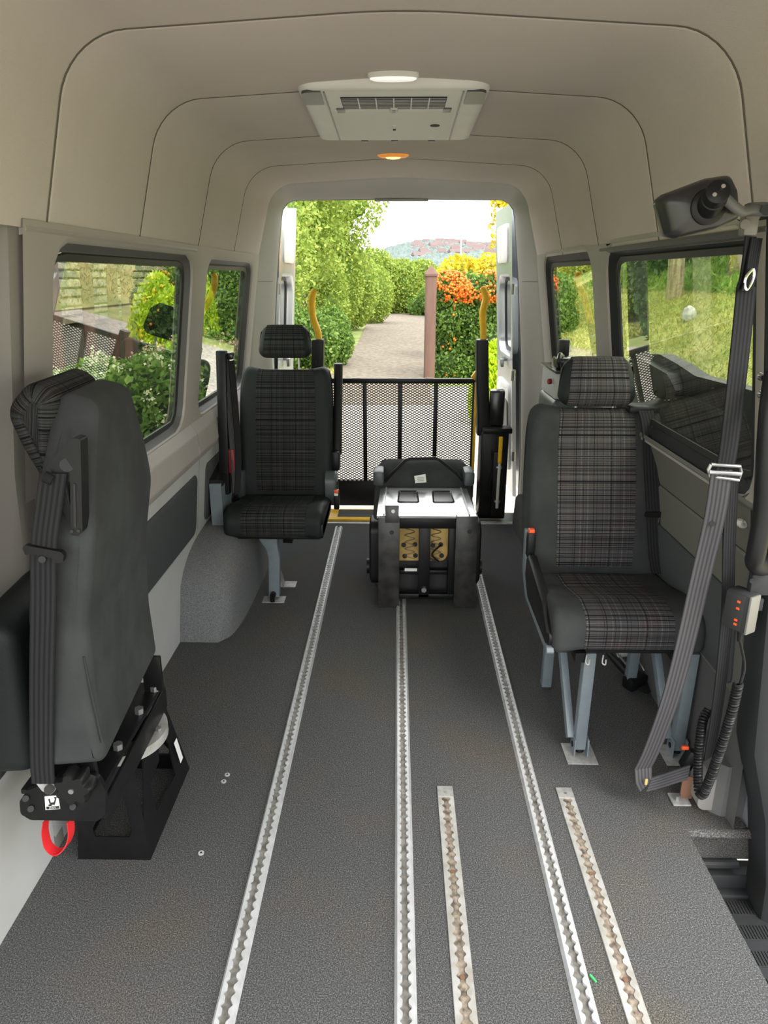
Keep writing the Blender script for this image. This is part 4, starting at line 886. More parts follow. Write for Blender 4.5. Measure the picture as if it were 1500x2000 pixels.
B('stalk', MB().tube(smooth_path([at(1408, 380, 1.30), at(1430, 400, 1.31), at(1448, 413, 1.33), at(1463, 410, 1.35), at(1485, 408, 1.38)], 6), .0085, 12), 'trim_dark')
B('clamp', MB().box(at(1484, 409, 1.385), (.05, .03, .022), bev=.006), 'trim_dark')
B('clamp_bolt', MB().cyl(at(1497, 410, 1.37), at(1497, 410, 1.355), .009, 16), 'trim_charcoal')

# long hanging belt
SBT = thing('hanging_seat_belt', tuple(atz(1330, 1560, 0)), 'long dark seat belt hanging from the door pillar down to a floor anchor', 'seat belt')
B = lambda n, m, mt, par=SBT, **k: build(n, m, mt, par, **k)
B('top_anchor', MB().box(at(1462, 440, 1.49), (.028, .03, .04), bev=.006), 'pillar_grey')
B('anchor_cap', MB().cyl(at(1456, 438, 1.478), at(1456, 438, 1.470), .009, 18), 'pillar_grey')
WD = (.0255, .012, 0)
def belt(name, pts, wd, m_='belt', n=7, th=.0028):
    return B(name, MB().ribbon(smooth_path([at(*p) for p in pts], n), wd, th), m_)
belt('webbing_loop', [(1466, 462, 1.48), (1462, 500, 1.475), (1455, 545, 1.465), (1450, 562, 1.460), (1458, 566, 1.455), (1466, 540, 1.462), (1472, 500, 1.475), (1478, 465, 1.485)], (.016, .012, 0))
B('buckle_ring', MB().tube(smooth_path([at(x, y, 1.448) for x, y in ((1470, 525), (1458, 540), (1454, 555), (1458, 566), (1466, 556), (1472, 540), (1472, 528), (1470, 525))], 5), .003, 8), 'chrome')
bmain = belt('webbing', [(1458, 560, 1.47), (1450, 640, 1.475), (1437, 760, 1.48), (1424, 870, 1.485), (1416, 915, 1.485)], (.0235, .010, 0))
B('webbing', MB().ribbon(smooth_path([at(*p) for p in [(1410, 918, 1.475), (1396, 1010, 1.475), (1368, 1130, 1.49), (1338, 1260, 1.52), (1308, 1370, 1.56), (1275, 1460, 1.60), (1255, 1502, 1.62)]], 7), (.0245, .004, 0), .0028), 'belt_grey')
B('webbing', MB().ribbon(smooth_path([at(*p) for p in [(1430, 925, 1.50), (1424, 1060, 1.51), (1420, 1200, 1.52), (1404, 1360, 1.55), (1385, 1480, 1.58)]], 7), (.020, .014, 0), .0028), 'belt')
f0 = at(1256, 1500, 1.62); f1 = at(1262, 1535, 1.615); f2 = at(1345, 1508, 1.65)
B('webbing', MB().ribbon([f0, f0.lerp(f1, .5)+Vector((-.004, -.006, -.004)), f1], [Vector((.024, .004, .004)), Vector((.022, .004, .010)), Vector((.016, .002, .018))], .0028), 'belt_grey')
B('webbing', MB().ribbon([f1+Vector((.006, -.002, .006)), f1.lerp(f2, .3), f1.lerp(f2, .65), f2], [Vector((.006, .002, .022)), Vector((.004, .002, .023)), Vector((.003, .002, .023)), Vector((.002, .002, .023))], .0028), 'belt_grey')
B('frayed_edge', MB().box(at(1262, 1527, 1.600), (.007, .004, .018), bev=.001), 'foam')
ad = at(1415, 918, 1.475)
B('adjuster_frame', MB().tube([ad+Vector(p) for p in ((-.03, 0, .012), (.032, .0, .008), (.036, .0, -.004), (.034, 0, -.022), (-.030, 0, -.014), (-.034, 0, 0), (-.03, 0, .012))], .0038, 8), 'steel')
B('adjuster_bar', MB().cyl(ad+Vector((-.034, -.004, -.004)), ad+Vector((.034, -.004, -.008)), .0045, 10), 'steel')
B('stud', MB().cyl(at(1391, 1023, 1.474), at(1391, 1023, 1.468), .0058, 14), 'trim_charcoal')
an = at(1332, 1545, 1.66)
B('anchor_plate', MB().box((an.x-.004, an.y, .004), (.05, .05, .006), bev=.002), 'galv')
B('anchor_bracket', MB().box((an.x+.016, an.y+.006, .040), (.035, .006, .075), bev=.002), 'rust')
B('anchor_bolt', MB().cyl((an.x-.012, an.y-.004, .006), (an.x-.012, an.y-.004, .022), .008, 6), 'steel')
bu = B('buckle', MB().box(at(1346, 1482, 1.70), (.032, .03, .06), Matrix.Rotation(.35, 3, 'Y'), .006), 'black_plastic'); B('buckle_button', MB().box(at(1338, 1460, 1.69), (.020, .010, .012), bev=.003), 'orange_red', bu)
RT = tag(build('belt_retractor', MB().loft([[(x, 1.645+d, .058+z) for x, z in [(.868+a, b_) for a, b_ in rrect(.075, .10, .022, 6)]] for d in (-.03, -.026, .03, .034)]), 'reel_grey', None), 'pale rounded belt reel on the carpet beside the coiled cable', 'belt reel')

# handset with coiled lead
HS = thing('lift_handset', tuple(at(1445, 1230, 1.44)), 'grey lift control handset with orange keys clipped to the door pillar', 'remote control')
B = lambda n, m, mt, par=HS, **k: build(n, m, mt, par, **k)
RZ = Matrix.Rotation(.55, 3, 'Z'); hc = at(1447, 1190, 1.45)
B('body', MB().box(hc, (.040, .055, .092), RZ, .005), 'trim_charcoal')
B('front_edge', MB().box(hc+RZ @ Vector((-.004, -.030, 0)), (.034, .006, .090), RZ, .002), 'trim_right')
fp = B('keypad', MB().box(hc+RZ @ Vector((-.0205, .004, 0)), (.003, .044, .084), RZ, .001), 'ink')
for z in (.026, .010, -.018, -.028): B('key_mark', MB().box(hc+RZ @ Vector((-.0225, -.006, z)), (.002, .007, .005), RZ), 'orange_red', fp)
B('strain_relief', MB().tube([hc+Vector((.004, -.006, -.044)), hc+Vector((.005, -.008, -.075))], [.008, .0055], 10), 'black_plastic')
B('holder', MB().box(at(1478, 1180, 1.465), (.025, .012, .03), bev=.003), 'trim_charcoal')
cs = smooth_path([hc+Vector((.005, -.008, -.07)), at(1454, 1300, 1.44), at(1446, 1335, 1.44)], 8); B('lead', MB().tube(cs, .0035, 8), 'black_plastic')
cpth = smooth_path([at(1442, 1335, 1.44), at(1428, 1395, 1.45), at(1405, 1470, 1.47), at(1383, 1530, 1.50), at(1372, 1552, 1.52), at(1364, 1540, 1.54), at(1364, 1480, 1.56), at(1372, 1410, 1.575), at(1385, 1385, 1.58)], 40)
L_ = [0]
for a, b_ in zip(cpth, cpth[1:]): L_.append(L_[-1]+(b_-a).length)
hx_ = []; nt_ = int(L_[-1]/.0078); tot = nt_*14
j = 0; u = Vector((1, 0, 0))
for i in range(tot+1):
    s_ = L_[-1]*i/tot
    while j < len(L_)-2 and L_[j+1] < s_: j += 1
    p = cpth[j].lerp(cpth[j+1], (s_-L_[j])/max(1e-9, L_[j+1]-L_[j])); t = (cpth[j+1]-cpth[j]).normalized(); u = (u-t*u.dot(t)).normalized(); w = t.cross(u); a = 2*PI*i/14
    hx_.append(p+(u*math.cos(a)+w*math.sin(a))*.0088)
B('coiled_lead', MB().tube(hx_, .0036, 6), 'black_plastic')

# grab handle on the pillar
GH = thing('grab_handle', tuple(at(1490, 1110, 1.42)), 'thick black grab handle on the doorway pillar', 'handle')
gp = smooth_path([at(1512, 730, 1.43), at(1503, 800, 1.40), at(1496, 900, 1.39), at(1490, 1000, 1.39), at(1478, 1075, 1.39), at(1474, 1098, 1.40), at(1486, 1108, 1.43), at(1505, 1100, 1.46)], 6)
build('grip', MB().tube(gp, [.019]*len(gp), 14), 'black_plastic', GH)
build('mount', MB().box(at(1483, 1140, 1.45), (.045, .02, .05), bev=.004), 'trim_charcoal', GH)
build('mount_bolt', MB().cyl(at(1470, 1135, 1.44), at(1470, 1135, 1.432), .006, 12), 'trim_charcoal', GH)
# coat hook on the wall panel
HK = thing('coat_hook', (.80, 1.66, .76), 'small cream plastic hook on the grey wall panel below the window', 'hook')
hk = at(1455, 1015, 1.60)
build('backplate', MB().box((.860, 1.64, hk.z+.005), (.006, .05, .06), bev=.002), 'off_white', HK)
build('prong', MB().tube(smooth_path([(.858, 1.65, hk.z+.025), (.848, 1.635, hk.z+.0), (.836, 1.625, hk.z-.022), (.822, 1.62, hk.z-.018), (.820, 1.618, hk.z-.006)], 6), .007, 8), 'off_white', HK)

# tie-down straps on the floor behind the nearer plaid seat
TD = thing('tie_down_strap', (.80, 2.25, 0), 'black wheelchair tie-down strap with metal rods on the floor behind the seat legs', 'strap')
B = lambda n, m, mt, par=TD, **k: build(n, m, mt, par, **k)
def fz(px, py, z): return atz(px, py, z)
B('ratchet_handle', MB().tube([fz(1188, 1275, .06), fz(1212, 1300, .05), fz(1235, 1325, .04)], [.010, .016, .014], 10), 'black_plastic')
B('ratchet_body', MB().box(fz(1240, 1330, .03), (.08, .05, .05), Matrix.Rotation(.5, 3, 'Z'), .008), 'black_metal')
B('rod', MB().cyl(fz(1205, 1275, .09), fz(1243, 1322, .06), .004, 8), 'steel')
B('rod', MB().tube(smooth_path([fz(1240, 1275, .10), fz(1250, 1295, .08), fz(1258, 1310, .06)], 5), .004, 8), 'steel')
B('roller', MB().cyl(fz(1208, 1276, .08), fz(1225, 1274, .08), .016, 14), 'off_white')
B('webbing', MB().ribbon(smooth_path([fz(1240, 1335, .02), fz(1262, 1345, .015), fz(1280, 1330, .015), fz(1300, 1340, .012)], 6), (.0, .022, .006), .003), 'belt')

# ================================================================== OUTSIDE
leafmat('leaf_spring', (.17, .27, .035), (.42, .50, .10)); leafmat('leaf_mid', (.07, .16, .025), (.24, .36, .07)); leafmat('leaf_dark', (.02, .06, .015), (.09, .17, .04))
leafmat('leaf_lime', (.30, .48, .01), (.62, .74, .03)); leafmat('leaf_yellow', (.50, .42, .03), (.78, .62, .06)); leafmat('berry', (.62, .10, .01), (.85, .24, .03), 0, .4)
leafmat('berry_amber', (.55, .25, .02), (.80, .42, .05), 0, .4); leafmat('petal_pink', (.70, .30, .32), (.85, .60, .52), .2); leafmat('petal_cream', (.50, .52, .28), (.72, .70, .50), .2)
leafmat('grass_blade', (.22, .28, .06), (.52, .50, .16), .3); leafmat('grass_green', (.10, .22, .03), (.28, .38, .08), .3); leafmat('leaf_far', (.075, .11, .10), (.13, .175, .15), .1)  # leaf_far has distance haze mixed into its colour
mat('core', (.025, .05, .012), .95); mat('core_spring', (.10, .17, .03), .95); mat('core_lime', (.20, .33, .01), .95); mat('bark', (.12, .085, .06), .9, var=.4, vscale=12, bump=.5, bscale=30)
mat('gravel', (.225, .188, .142), .95, col2=(.13, .108, .082), vscale=9, detail=12, bump=.8, bscale=25)
mat('pale_gravel', (.42, .385, .33), .95, col2=(.26, .235, .20), vscale=14, detail=12, bump=.8, bscale=30)
mat('soil_grass', (.30, .31, .11), .95, col2=(.16, .22, .05), vscale=1.6, detail=8)
mat('meadow', (.44, .42, .14), .95, col2=(.24, .30, .07), vscale=.9, detail=8)
mat('post_brown', (.155, .088, .066), .85, var=.2, vscale=8, aniso=(1, 1, .15)); mat('timber_grey', (.52, .40, .28), .9, col2=(.22, .16, .11), vscale=14, detail=6, aniso=(1, 1, .08))
mat('rock_white', (.70, .69, .66), .85, col2=(.38, .38, .36), vscale=9, detail=5); mat('mortar', (.16, .14, .115), .95)
mat('hill_haze', (.115, .15, .15), 1, col2=(.085, .115, .12), vscale=.01, detail=6)  # distance haze put into the hill's blue-green colour
for i, c in enumerate(((.42, .35, .25), (.33, .29, .23), (.50, .43, .31), (.25, .23, .20))): mat('stone_%d' % i, c, .9, var=.35, vscale=6, bump=.6, bscale=20)
mat('house_wall', (.22, .185, .17), .9); mat('house_pale', (.30, .28, .275), .9); mat('house_roof', (.15, .105, .10), .9)
GZ = -.65
def npmesh(name, V, Fc, m, parent=None, kind=None):
    me = bpy.data.meshes.new(name); V = np.asarray(V, dtype=np.float32); Fc = np.asarray(Fc, dtype=np.int32); k = Fc.shape[1]
    if parent is not None: V = V-np.array(parent.location, dtype=np.float32)
    me.vertices.add(len(V)); me.vertices.foreach_set('co', V.ravel()); me.loops.add(Fc.size); me.loops.foreach_set('vertex_index', Fc.ravel())
    me.polygons.add(len(Fc)); me.polygons.foreach_set('loop_start', np.arange(0, Fc.size, k, dtype=np.int32)); me.update(calc_edges=True)
    me.materials.append(MATS[m]); o_ = link(bpy.data.objects.new(name, me)); o_.parent = parent
    if kind: o_['kind'] = kind
    return o_
def blob_points(blobs, n, inner=.72):
    A_ = np.array([b_[3]*b_[4]+b_[4]*b_[5]+b_[3]*b_[5] for b_ in blobs]); idx = RNG.choice(len(blobs), n, p=A_/A_.sum()); Bb = np.array(blobs)[idx]
    d = RNG.normal(size=(n, 3)); d /= np.linalg.norm(d, axis=1)[:, None]; r = inner+(1.08-inner)*RNG.random(n)**.6
    return Bb[:, :3]+d*Bb[:, 3:6]*r[:, None], d
def leaves(P, D, size, elong=1.7, upright=0.0):
    n = len(P); t = RNG.normal(size=(n, 3))+D*.4; t[:, 2] += upright; t /= np.linalg.norm(t, axis=1)[:, None]
    q = RNG.normal(size=(n, 3)); s = np.cross(t, q); s /= np.linalg.norm(s, axis=1)[:, None]; nn = np.cross(t, s)
    sz = size*(.6+.8*RNG.random(n))[:, None]
    V = np.stack([P-t*sz*elong*.5, P+s*sz*.5+nn*sz*.1, P+t*sz*elong*.5, P-s*sz*.5+nn*sz*.1], 1).reshape(-1, 3)
    return V, np.arange(4*n).reshape(-1, 4)
def ico(c, r, sub=2, jit=.0):
    bm = bmesh.new(); bmesh.ops.create_icosphere(bm, subdivisions=sub, radius=1); bm.verts.ensure_lookup_table()
    v = [(c[0]+p.co.x*r[0]*(1+random.uniform(-jit, jit)), c[1]+p.co.y*r[1]*(1+random.uniform(-jit, jit)), c[2]+p.co.z*r[2]*(1+random.uniform(-jit, jit))) for p in bm.verts]; f = [[q.index for q in g.verts] for g in bm.faces]; bm.free(); return v, f
def plant(name, label, cat, blobs, n, size, lm, core='core', group=None, elong=1.7, upright=0, stem=None, inner=.72, zmin=GZ, corek=.80):
    bx = np.array(blobs); root = thing(name, (float(bx[:, 0].mean()), float(bx[:, 1].mean()), zmin), label, cat, group)
    P, D = blob_points(blobs, n, inner); k = P[:, 2] > zmin; V, Fc = leaves(P[k], D[k], size, elong, upright); npmesh('foliage', V, Fc, lm, root, 'stuff')
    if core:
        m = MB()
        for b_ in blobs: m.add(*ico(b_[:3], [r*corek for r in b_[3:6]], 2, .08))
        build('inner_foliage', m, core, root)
    m = MB(); c = root.location
    for b_ in (blobs if stem is None else stem): m.tube([(c.x+(b_[0]-c.x)*.3, c.y+(b_[1]-c.y)*.3, zmin-.05), (c.x+(b_[0]-c.x)*.6, c.y+(b_[1]-c.y)*.6, (zmin+b_[2])/2), (b_[0], b_[1], b_[2])], [.06, .05, .02], 6)
    build('stems', m, 'bark', root, kind='stuff')
    return root
def cluster(root, name, P, size, m, sub=1):
    v0, f0 = ico((0, 0, 0), (1, 1, 1), sub); v0 = np.array(v0); f0 = np.array(f0); n = len(P)
    V = (P[:, None, :]+v0[None]*size*(.7+.6*RNG.random(n))[:, None, None]).reshape(-1, 3); Fc = (f0[None]+(np.arange(n)*len(v0))[:, None, None]).reshape(-1, 3)
    return npmesh(name, V, Fc, m, root, 'stuff')
# ground
def grid(name, fx, nx, ny, m, par=None):
    V = [fx(i/nx, j/ny) for j in range(ny+1) for i in range(nx+1)]; Fc = [(j*(nx+1)+i, j*(nx+1)+i+1, (j+1)*(nx+1)+i+1, (j+1)*(nx+1)+i) for j in range(ny) for i in range(nx)]
    return build(name, MB().add(V, Fc), m, par, sharp=80)
g = struct(grid('ground', lambda u, v: (-300+700*u, -25+420*v, GZ-.03), 8, 8, 'soil_grass'), 'rough grass ground around the lane')
struct(build('lane', MB().add([(-1.7, 12, GZ), (.62, 12, GZ), (-1.45, 16, GZ), (.66, 16, GZ), (-1.25, 24, GZ+.01), (1.0, 24, GZ+.01), (-1.4, 34, GZ+.02), (1.5, 34, GZ+.02), (-2.6, 46, GZ+.05), (2.0, 46, GZ+.05)], [(0, 1, 3, 2), (2, 3, 5, 4), (4, 5, 7, 6), (6, 7, 9, 8)]), 'gravel'), 'gravel lane leading away')
struct(build('forecourt', MB().add([(-3.2, -8, GZ-.01), (4.3, -8, GZ-.01), (4.3, 13.6, GZ-.01), (1.2, 14.2, GZ-.01), (.62, 14, GZ-.01), (-1.7, 14, GZ-.01), (-2.2, 12, GZ-.01), (-3.2, 8, GZ-.01)], [tuple(range(8))]), 'pale_gravel'), 'gravel forecourt round the van')
# grass slope on the right
def slope_z(x, y): return GZ+.01+max(0, x-4.1)*.47+.05*math.sin(x*1.3+y*.7)*min(1, max(0, x-4.1))
sl = struct(grid('grass_bank', lambda u, v: (4.0+12*u, 1+50*v, slope_z(4.0+12*u, 1+50*v)), 30, 50, 'meadow'), 'sloping mown grass bank')
n = 90000; X = 4.1+9*RNG.random(n)**.8; Yy = 5+26*RNG.random(n); Zz = np.array([slope_z(a, b_) for a, b_ in zip(X, Yy)]); P = np.stack([X, Yy, Zz+.04], 1)
V, Fc = leaves(P, np.tile([0, 0, 1.0], (n, 1)), .022, 5.0, 1.2); gb = npmesh('grass_blades', V, Fc, 'grass_blade', sl, 'stuff')
n = 9000; X = 6+4.5*RNG.random(n); Yy = 12+18*RNG.random(n); P = np.stack([X, Yy, np.array([slope_z(a, b_) for a, b_ in zip(X, Yy)])+.12], 1)
k = (P[:, 0]/P[:, 1] > .24) & (P[:, 2] > 1.1); V, Fc = leaves(P[k], np.tile([0, 0, 1.0], (k.sum(), 1)), .09, 4.0, 1.6); npmesh('long_grass', V, Fc, 'grass_green', sl, 'stuff')
def on_slope(px, py):
    d = ray(px, py); t = 1
    for _ in range(60):
        p = _C+d*t; t += (p.z-slope_z(p.x, p.y))*1.2 if p.z > slope_z(p.x, p.y) else (p.z-slope_z(p.x, p.y))*.6
    return _C+d*t
p = on_slope(1318, 582); h_ = .74
rings = []
for k in range(12):
    t = k/11; rr_ = .122*(1-.10*t)*(1 if k < 11 else .6)
    rings.append([(p.x+rr_*(1+.16*math.sin(5*a+t*2)+.08*math.sin(11*a))*math.cos(a)-.05*t, p.y+rr_*math.sin(a), p.z-.1+(h_+.1)*t+(.05*math.sin(3*a) if k >= 10 else 0)) for a in [2*PI*j/20 for j in range(20)]])
sp_ = p.y/12.0
tag(build('weathered_tree_stump', MB().loft([[(p.x+(q[0]-p.x)*sp_, p.y+(q[1]-p.y)*sp_, p.z+(q[2]-p.z)*sp_) for q in r] for r in rings]), 'timber_grey'), 'tall bleached tree stump standing on the grass bank', 'tree stump')
p = on_slope(1344, 626); v, f = ico((p.x, p.y, p.z+.11), (.15, .14, .20), 3, .10)
tag(build('white_boulder', MB().add(v, f), 'rock_white'), 'pale white boulder lying on the grass bank', 'rock')
def cap_post(name, base, top, w, label, group=None, lean=(0, 0)):
    e = thing(name, base, label, 'post', group); b_ = Vector(base); t = Vector((base[0]+lean[0], base[1]+lean[1], top))
    build('shaft', MB().loft([[tuple(b_.lerp(t, k)+Vector((a, c, 0))) for a, c in rrect(w, w, w*.3, 4)] for k in (0, .5, 1)]), 'post_brown', e)
    build('collar', MB().loft([[tuple(t+Vector((a, c, d))) for a, c in rrect(w*1.18, w*1.18, w*.2, 4)] for d in (-.01, .03)]), 'post_brown', e)
    build('cap', MB().loft([[tuple(t+Vector((a*s, c*s, d))) for a, c in rrect(w*1.18, w*1.18, w*.2, 4)] for s, d in ((1, .03), (.55, w*.5), (.06, w*.85))]), 'post_brown', e)
    return e
q = on_slope(1430, 548); cap_post('fence_post', (q.x, q.y, q.z-.05), q.z+2.2, .26, 'thick pinkish post on the grass bank near the hanging belt', 'brown capped posts')
# bushes at the top of the bank
for i, (x, y, s, lm) in enumerate(((11.5, 33, 2.2, 'leaf_mid'), (9.0, 24, 1.3, 'leaf_dark'), (11.2, 26, 1.7, 'leaf_mid'), (10.2, 21, 1.2, 'leaf_spring'), (9.8, 18.8, .8, 'leaf_mid'), (12.5, 40, 2.6, 'leaf_spring'), (8.8, 37, 1.5, 'leaf_yellow'))):
    z = slope_z(x, y); lab = ['dark leafy shrub above the grass bank, beyond the tree stump', 'low brown-green shrub at the head of the grass bank', 'round green shrub crowning the grass bank', 'light green bush at the top of the grass bank near the pinkish post', 'small mid green bush on the bank right of the stump', 'tall pale tree behind the grass bank', 'yellow leafed conifer seen through the small side window'][i]
    plant('bank_shrub', lab, 'shrub', [(x, y, z+s*.5, s, s, s*.8), (x+s*.7, y+s*.4, z+s*.4, s*.7, s*.7, s*.6), (x-s*.5, y-s*.2, z+s*.35, s*.6, s*.6, s*.5)], 5000, .13, lm, group='shrubs above the bank', zmin=z-.1)

# --- behind the van
cap_post('fence_post', (.665, 14.75, GZ), 1.42, .225, 'tall brown capped post at the end of the berry hedge', 'brown capped posts')
hb = [(x, 15.5+random.uniform(-.25, .25), z, .42, .45, .42) for x in (1.05, 1.5, 1.95, 2.4, 2.85, 3.3) for z in (-.4, .1, .6, 1.05)]
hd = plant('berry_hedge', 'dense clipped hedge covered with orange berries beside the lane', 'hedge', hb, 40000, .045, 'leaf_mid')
P, D = blob_points([(x, 15.4, 1.18, .45, .45, .32) for x in (1.05, 1.5, 1.95, 2.4, 2.85)], 5200, .95); P = P[D[:, 1] < .4]; k = np.sin(P[:, 0]*6+1)+np.sin(P[:, 2]*9+P[:, 0]*3)+RNG.normal(size=len(P))*.7 > -.1
cluster(hd, 'berries', P[k], .026, 'berry')
P, D = blob_points(hb, 1500, 1.0); k = (D[:, 1] < .2) & (np.sin(P[:, 0]*7)+np.sin(P[:, 2]*8+1) > .95); cluster(hd, 'scattered_berries', P[k], .024, 'berry')
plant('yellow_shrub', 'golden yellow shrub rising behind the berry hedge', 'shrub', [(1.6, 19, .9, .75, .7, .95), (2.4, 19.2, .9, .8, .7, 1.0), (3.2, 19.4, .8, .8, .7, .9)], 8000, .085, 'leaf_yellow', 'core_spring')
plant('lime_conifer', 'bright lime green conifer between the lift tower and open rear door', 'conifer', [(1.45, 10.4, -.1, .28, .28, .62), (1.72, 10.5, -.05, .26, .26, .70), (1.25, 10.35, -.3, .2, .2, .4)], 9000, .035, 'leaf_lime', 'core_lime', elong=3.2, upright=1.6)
plant('sapling', 'thin yellow-leaved sapling beside the open rear door', 'tree', [(3.05, 21, 2.6, .5, .4, .9), (2.75, 21, 3.3, .25, .3, .5), (3.3, 21.2, 1.9, .5, .4, .6)], 1300, .085, 'leaf_yellow', None, inner=.1)
# trees and bushes left of the lane
def tree(label, x, y, zc, rx, rz, n, size, lm, core, k=7, group='trees left of the lane', inner=.45):
    bl = [(x+random.uniform(-.6, .6)*rx, y+random.uniform(-.6, .6)*rx, zc+random.uniform(-.6, .7)*rz, rx*random.uniform(.38, .55), rx*random.uniform(.38, .55), rz*random.uniform(.32, .5)) for _ in range(k)]
    return plant('broadleaf_tree', label, 'tree', bl, n, size, lm, core, group, stem=bl[:4], inner=inner, corek=.62)
tree('airy light green tree with its crown against the sky', -3.2, 22, 3.4, 2.6, 2.6, 30000, .065, 'leaf_spring', None, 13, inner=.1)
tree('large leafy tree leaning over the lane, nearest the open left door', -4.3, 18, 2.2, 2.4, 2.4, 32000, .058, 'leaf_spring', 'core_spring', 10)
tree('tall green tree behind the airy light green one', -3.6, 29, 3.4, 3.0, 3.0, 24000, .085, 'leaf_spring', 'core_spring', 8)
bl = [(-1.9, 30, .9, 1.1, 1.2, 1.5), (-2.6, 28, 1.2, 1.3, 1.2, 1.7), (-1.2, 34, .6, 1.0, 1.2, 1.3), (-2.9, 25, .9, 1.2, 1.2, 1.5), (-2.4, 24.5, .3, .8, 1.0, 1.0)]
plant('laneside_bush', 'high green bush arching along the lane edge', 'bush', bl, 36000, .062, 'leaf_spring', 'core_spring', 'bushes along the lane')
bl = [(.2, 43, .7, 1.3, 1.2, 1.6), (-1.3, 42, 1.0, 1.4, 1.2, 1.8), (1.4, 44, .9, 1.2, 1.0, 1.4)]
plant('laneside_bush', 'yellow-green bush where the lane disappears from sight', 'bush', bl, 18000, .09, 'leaf_spring', 'core_spring', 'bushes along the lane')
bl = [(2.6, 40, .4, 1.3, 1.2, 1.2), (1.4, 41, -.2, .8, .9, .6), (3.6, 38, .6, 1.3, 1.2, 1.4)]
plant('laneside_bush', 'low grassy bush beyond the brown capped post', 'bush', bl, 10000, .09, 'leaf_mid', 'core', 'bushes along the lane')
bl = [(-2.1, 16.6, -.05, .75, .6, .72), (-1.7, 17.6, -.15, .62, .6, .62), (-2.7, 16, .2, .7, .7, .85), (-3.3, 15.5, .3, .8, .8, .9), (-1.75, 18.9, .0, .55, .6, .65)]
plant('laneside_bush', 'rounded green bush overhanging the grass verge by the lane', 'bush', bl, 26000, .05, 'leaf_mid', 'core', 'bushes along the lane')
n = 9000; X = -2.7+1.5*RNG.random(n); Yy = 13.5+8*RNG.random(n); k = X < -1.45+.03*(Yy-15); P = np.stack([X[k], Yy[k], np.full(k.sum(), GZ+.04)], 1)
V, Fc = leaves(P, np.tile([0, 0, 1.0], (len(P), 1)), .04, 3.0, 1.2); npmesh('verge_grass', V, Fc, 'grass_blade', g, 'stuff')
# street lamp
q = at(899, 532, 62); r_ = at(899, 430, 62)
sl_ = thing('street_lamp', (q.x, 62, GZ), 'slim grey street lamp against the sky beyond the hedge', 'street lamp')
build('column', MB().cyl((q.x, 62, GZ), (q.x, 62, r_.z), .09, 10, .055), 'galv', sl_)
build('arm', MB().tube([(q.x, 62, r_.z), (q.x-.3, 62, r_.z+.03), (q.x-.8, 62, r_.z+.05)], .035, 8), 'galv', sl_); build('lantern', MB().box((q.x-.8, 62, r_.z+.02), (.4, .15, .09), bev=.03), 'galv', sl_)
# far hillside with houses
def hill_z(x, y): t = max(0, min(1, (y-360)/780)); return GZ-3+t*(31+27*math.exp(-((x-285)/270)**2)+6.0*math.sin(x*.015+1)+3.0*math.sin(x*.037))
struct(grid('far_hill', lambda u, v: (-450+1260*u, 330+870*v, hill_z(-450+1260*u, 330+870*v)), 60, 30, 'hill_haze'), 'hazy wooded hillside beyond the lane')
HP_ = None; HXY = []
for i in range(64):
    u = random.random(); v = random.random(); y = 620+500*v; x = (y/1390.)*(30+170*u)*1.02; z = hill_z(x, y); w_ = random.uniform(7.0, 11.0); hh = random.uniform(4.2, 5.6)
    while any((x-a)**2+(y-b_)**2 < 260 for a, b_ in HXY): u = random.random(); y = 620+500*random.random(); x = (y/1390.)*(30+170*u)*1.02; z = hill_z(x, y)
    HXY.append((x, y)); e = thing('far_house', (x, y, z-.3), 'tiny pale-walled house among trees on the far hillside' if i % 2 else 'tiny brick-coloured house among trees on the far hillside', 'house', 'houses on the far hill', rz=random.uniform(-.5, .5)); e.scale = (w_, w_*.7, hh)
    if HP_ is None:
        HP_ = build('wall', MB().box((0, 0, .5), (1, 1, 1)), 'house_wall', e, local=True); HR_ = build('roof', MB().add([(-.55, -.55, 1), (.55, -.55, 1), (.55, .55, 1), (-.55, .55, 1), (-.5, 0, 1.6), (.5, 0, 1.6)], [(0, 1, 5, 4), (2, 3, 4, 5), (0, 4, 3), (1, 2, 5), (3, 2, 1, 0)]), 'house_roof', e, local=True)
        HPm = HP_.data.copy(); HPm.materials[0] = MATS['house_pale']
    else:
        w1 = shared('wall', HP_, e); shared('roof', HR_, e)
        if i % 2: w1.data = HPm
n = 5200; Yy = 480+700*RNG.random(n); X = Yy/1390.*(-20+240*RNG.random(n)); P = np.stack([X, Yy, np.array([hill_z(a, b_) for a, b_ in zip(X, Yy)])+1.5], 1)
k = np.min(np.linalg.norm(P[:, None, :2]-np.array(HXY)[None], axis=2), axis=1) > 12; P = P[k]
ht = cluster(None, 'hillside_trees', P, 4.0, 'leaf_far'); tag(ht, 'hazy woodland scattered over the far hillside', 'trees')

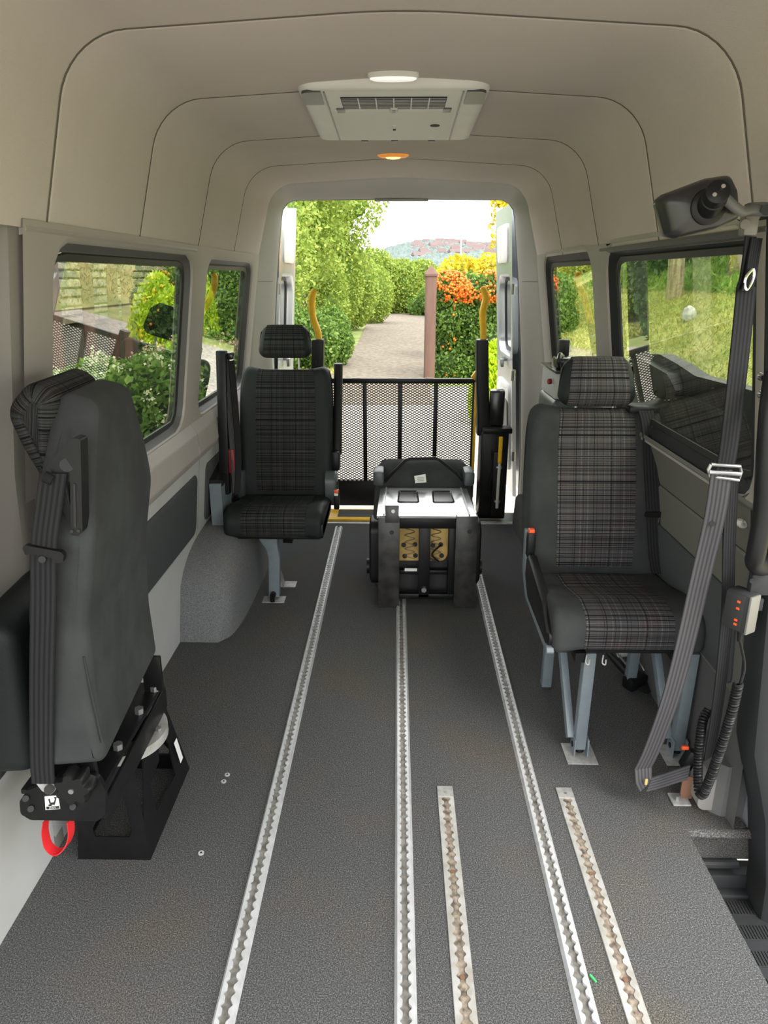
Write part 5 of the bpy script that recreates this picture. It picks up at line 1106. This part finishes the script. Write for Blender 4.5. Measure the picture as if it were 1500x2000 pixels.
# --- seen through the left windows
WX = -4.45
ws = thing('dry_stone_wall', (WX, 11, -.2), 'rough stone garden wall seen through the left side window', 'stone wall')
build('wall_core', MB().box((WX-.22, 11.2, .85), (.36, 6.2, 2.9)), 'mortar', ws)
protos = []
for i in range(6):
    m = MB().box((0, 0, 0), (1, 1, 1), bev=.14, seg=1); m.v = [(x*random.uniform(.88, 1.05), y*random.uniform(.9, 1.06), z*random.uniform(.88, 1.06)) for x, y, z in m.v]
    protos.append(m)
pm = []
for i in range(8): pm.append(build('stone', protos[i % 6], 'stone_%d' % (i % 4), ws, local=True))
z = .78; cnt = 0; row = 0
while z < 2.2 and cnt < 292:
    hgt = random.uniform(.085, .135); y = 8.3+random.uniform(-.1, .1)
    while y < 13.9 and cnt < 292:
        l_ = random.uniform(.18, .42); M = Matrix.Translation((random.uniform(-.015, .03), y+l_/2-11, z+hgt/2+.2)) @ Matrix.Diagonal((.16, l_-.018, hgt-.014, 1))
        if cnt < 8: pm[cnt].matrix_basis = M
        else: shared('stone', pm[random.randrange(8)], ws, M)
        cnt += 1; y += l_
    z += hgt; row += 1
# bank in front of the wall
struct(grid('planting_bank', lambda u, v: (-6.2+3.1*u, 5+14*v, GZ+(1-u)*1.25*(1-.0*v)-.02), 6, 10, 'soil_grass'), 'grassy bank below the stone wall')
n = 9000; u = RNG.random(n); P = np.stack([-5.2+2.1*u, 6+10*RNG.random(n), GZ+(1-(1.0+2.1*u)/3.1)*1.25+.06], 1)
V, Fc = leaves(P, np.tile([0, 0, 1.0], (n, 1)), .05, 3.2, 1.3); npmesh('bank_grass', V, Fc, 'grass_green', g, 'stuff')
for i, (px, py, Y_, top) in enumerate(((96, 620, 8.6, 480), (158, 592, 9.4, 522), (210, 610, 10.2, 528), (243, 672, 9.6, 535))):
    q = at(px, py, Y_); t = at(px+10, top, Y_); q.z = min(q.z, GZ+(1-(q.x+6.2)/3.1)*1.25)+.3
    cap_post('fence_post', (q.x, q.y, q.z-.35), t.z, .13, ['leaning brown post nearest the front edge of the left window', 'leaning brown post with pointed cap in front of the stone wall, second along', 'slender brown post with pointed cap in front of the stone wall, third along', 'brown post on the grass beside the amber-berried shrub'][i], 'brown capped posts', lean=(.12, 0))
hb = [(-3.5, 11.6, .5, .55, .6, .95), (-3.2, 12.4, .3, .6, .6, .9), (-3.0, 11.2, -.1, .4, .5, .6)]
hd = plant('amber_berry_shrub', 'shrub with amber berries beside the stone wall, through the left window', 'shrub', hb, 9000, .06, 'leaf_mid'); P, D = blob_points(hb, 800, 1.0); cluster(hd, 'berries', P[D[:, 2] > 0], .028, 'berry_amber')
plant('ivy_screen', 'dark ivy screen behind the lime conifer, through the small left window', 'ivy', [(-2.75, 10.0, .3, .5, .5, 1.1), (-2.2, 10.3, .4, .6, .5, 1.3), (-2.6, 10.2, 1.1, .5, .5, .6)], 9000, .065, 'leaf_dark')
q = at(393, 610, 8.2)
plant('lime_conifer', 'bright lime green conifer seen through the small left window', 'conifer', [(q.x, 8.2, .55, .17, .17, .95), (q.x+.05, 8.2, .1, .19, .19, .7)], 9000, .03, 'leaf_lime', 'core_lime', elong=3.2, upright=1.6)
for i, (px, py, Y_) in enumerate(((395, 735, 6.2), (300, 800, 5.1), (425, 735, 7.1), (205, 795, 5.5))):
    q = at(px, py, Y_); bl = [(q.x, Y_, q.z, .38, .35, .36), (q.x-.35, Y_+.1, q.z-.08, .32, .3, .32)]
    h = plant('hydrangea', ['pink hydrangea bush below the lime conifer, through the small left window', 'cream hydrangea bush outside the larger left window', 'pale pink hydrangea bush behind the pink one', 'cream hydrangea bush further from the rear, outside the larger left window'][i], 'flowering bush', bl, 4500, .036, 'leaf_mid', 'core', 'hydrangeas')
    P, D = blob_points(bl, 60, 1.02); P = P[(D[:, 2] > -.2)]; 
    PP = (P[:, None, :]+RNG.normal(size=(len(P), 26, 3))*.028).reshape(-1, 3); V, Fc = leaves(PP, np.zeros_like(PP), .024, 1.0); npmesh('flower_heads', V, Fc, 'petal_pink' if i in (0, 2) else 'petal_cream', h, 'stuff')
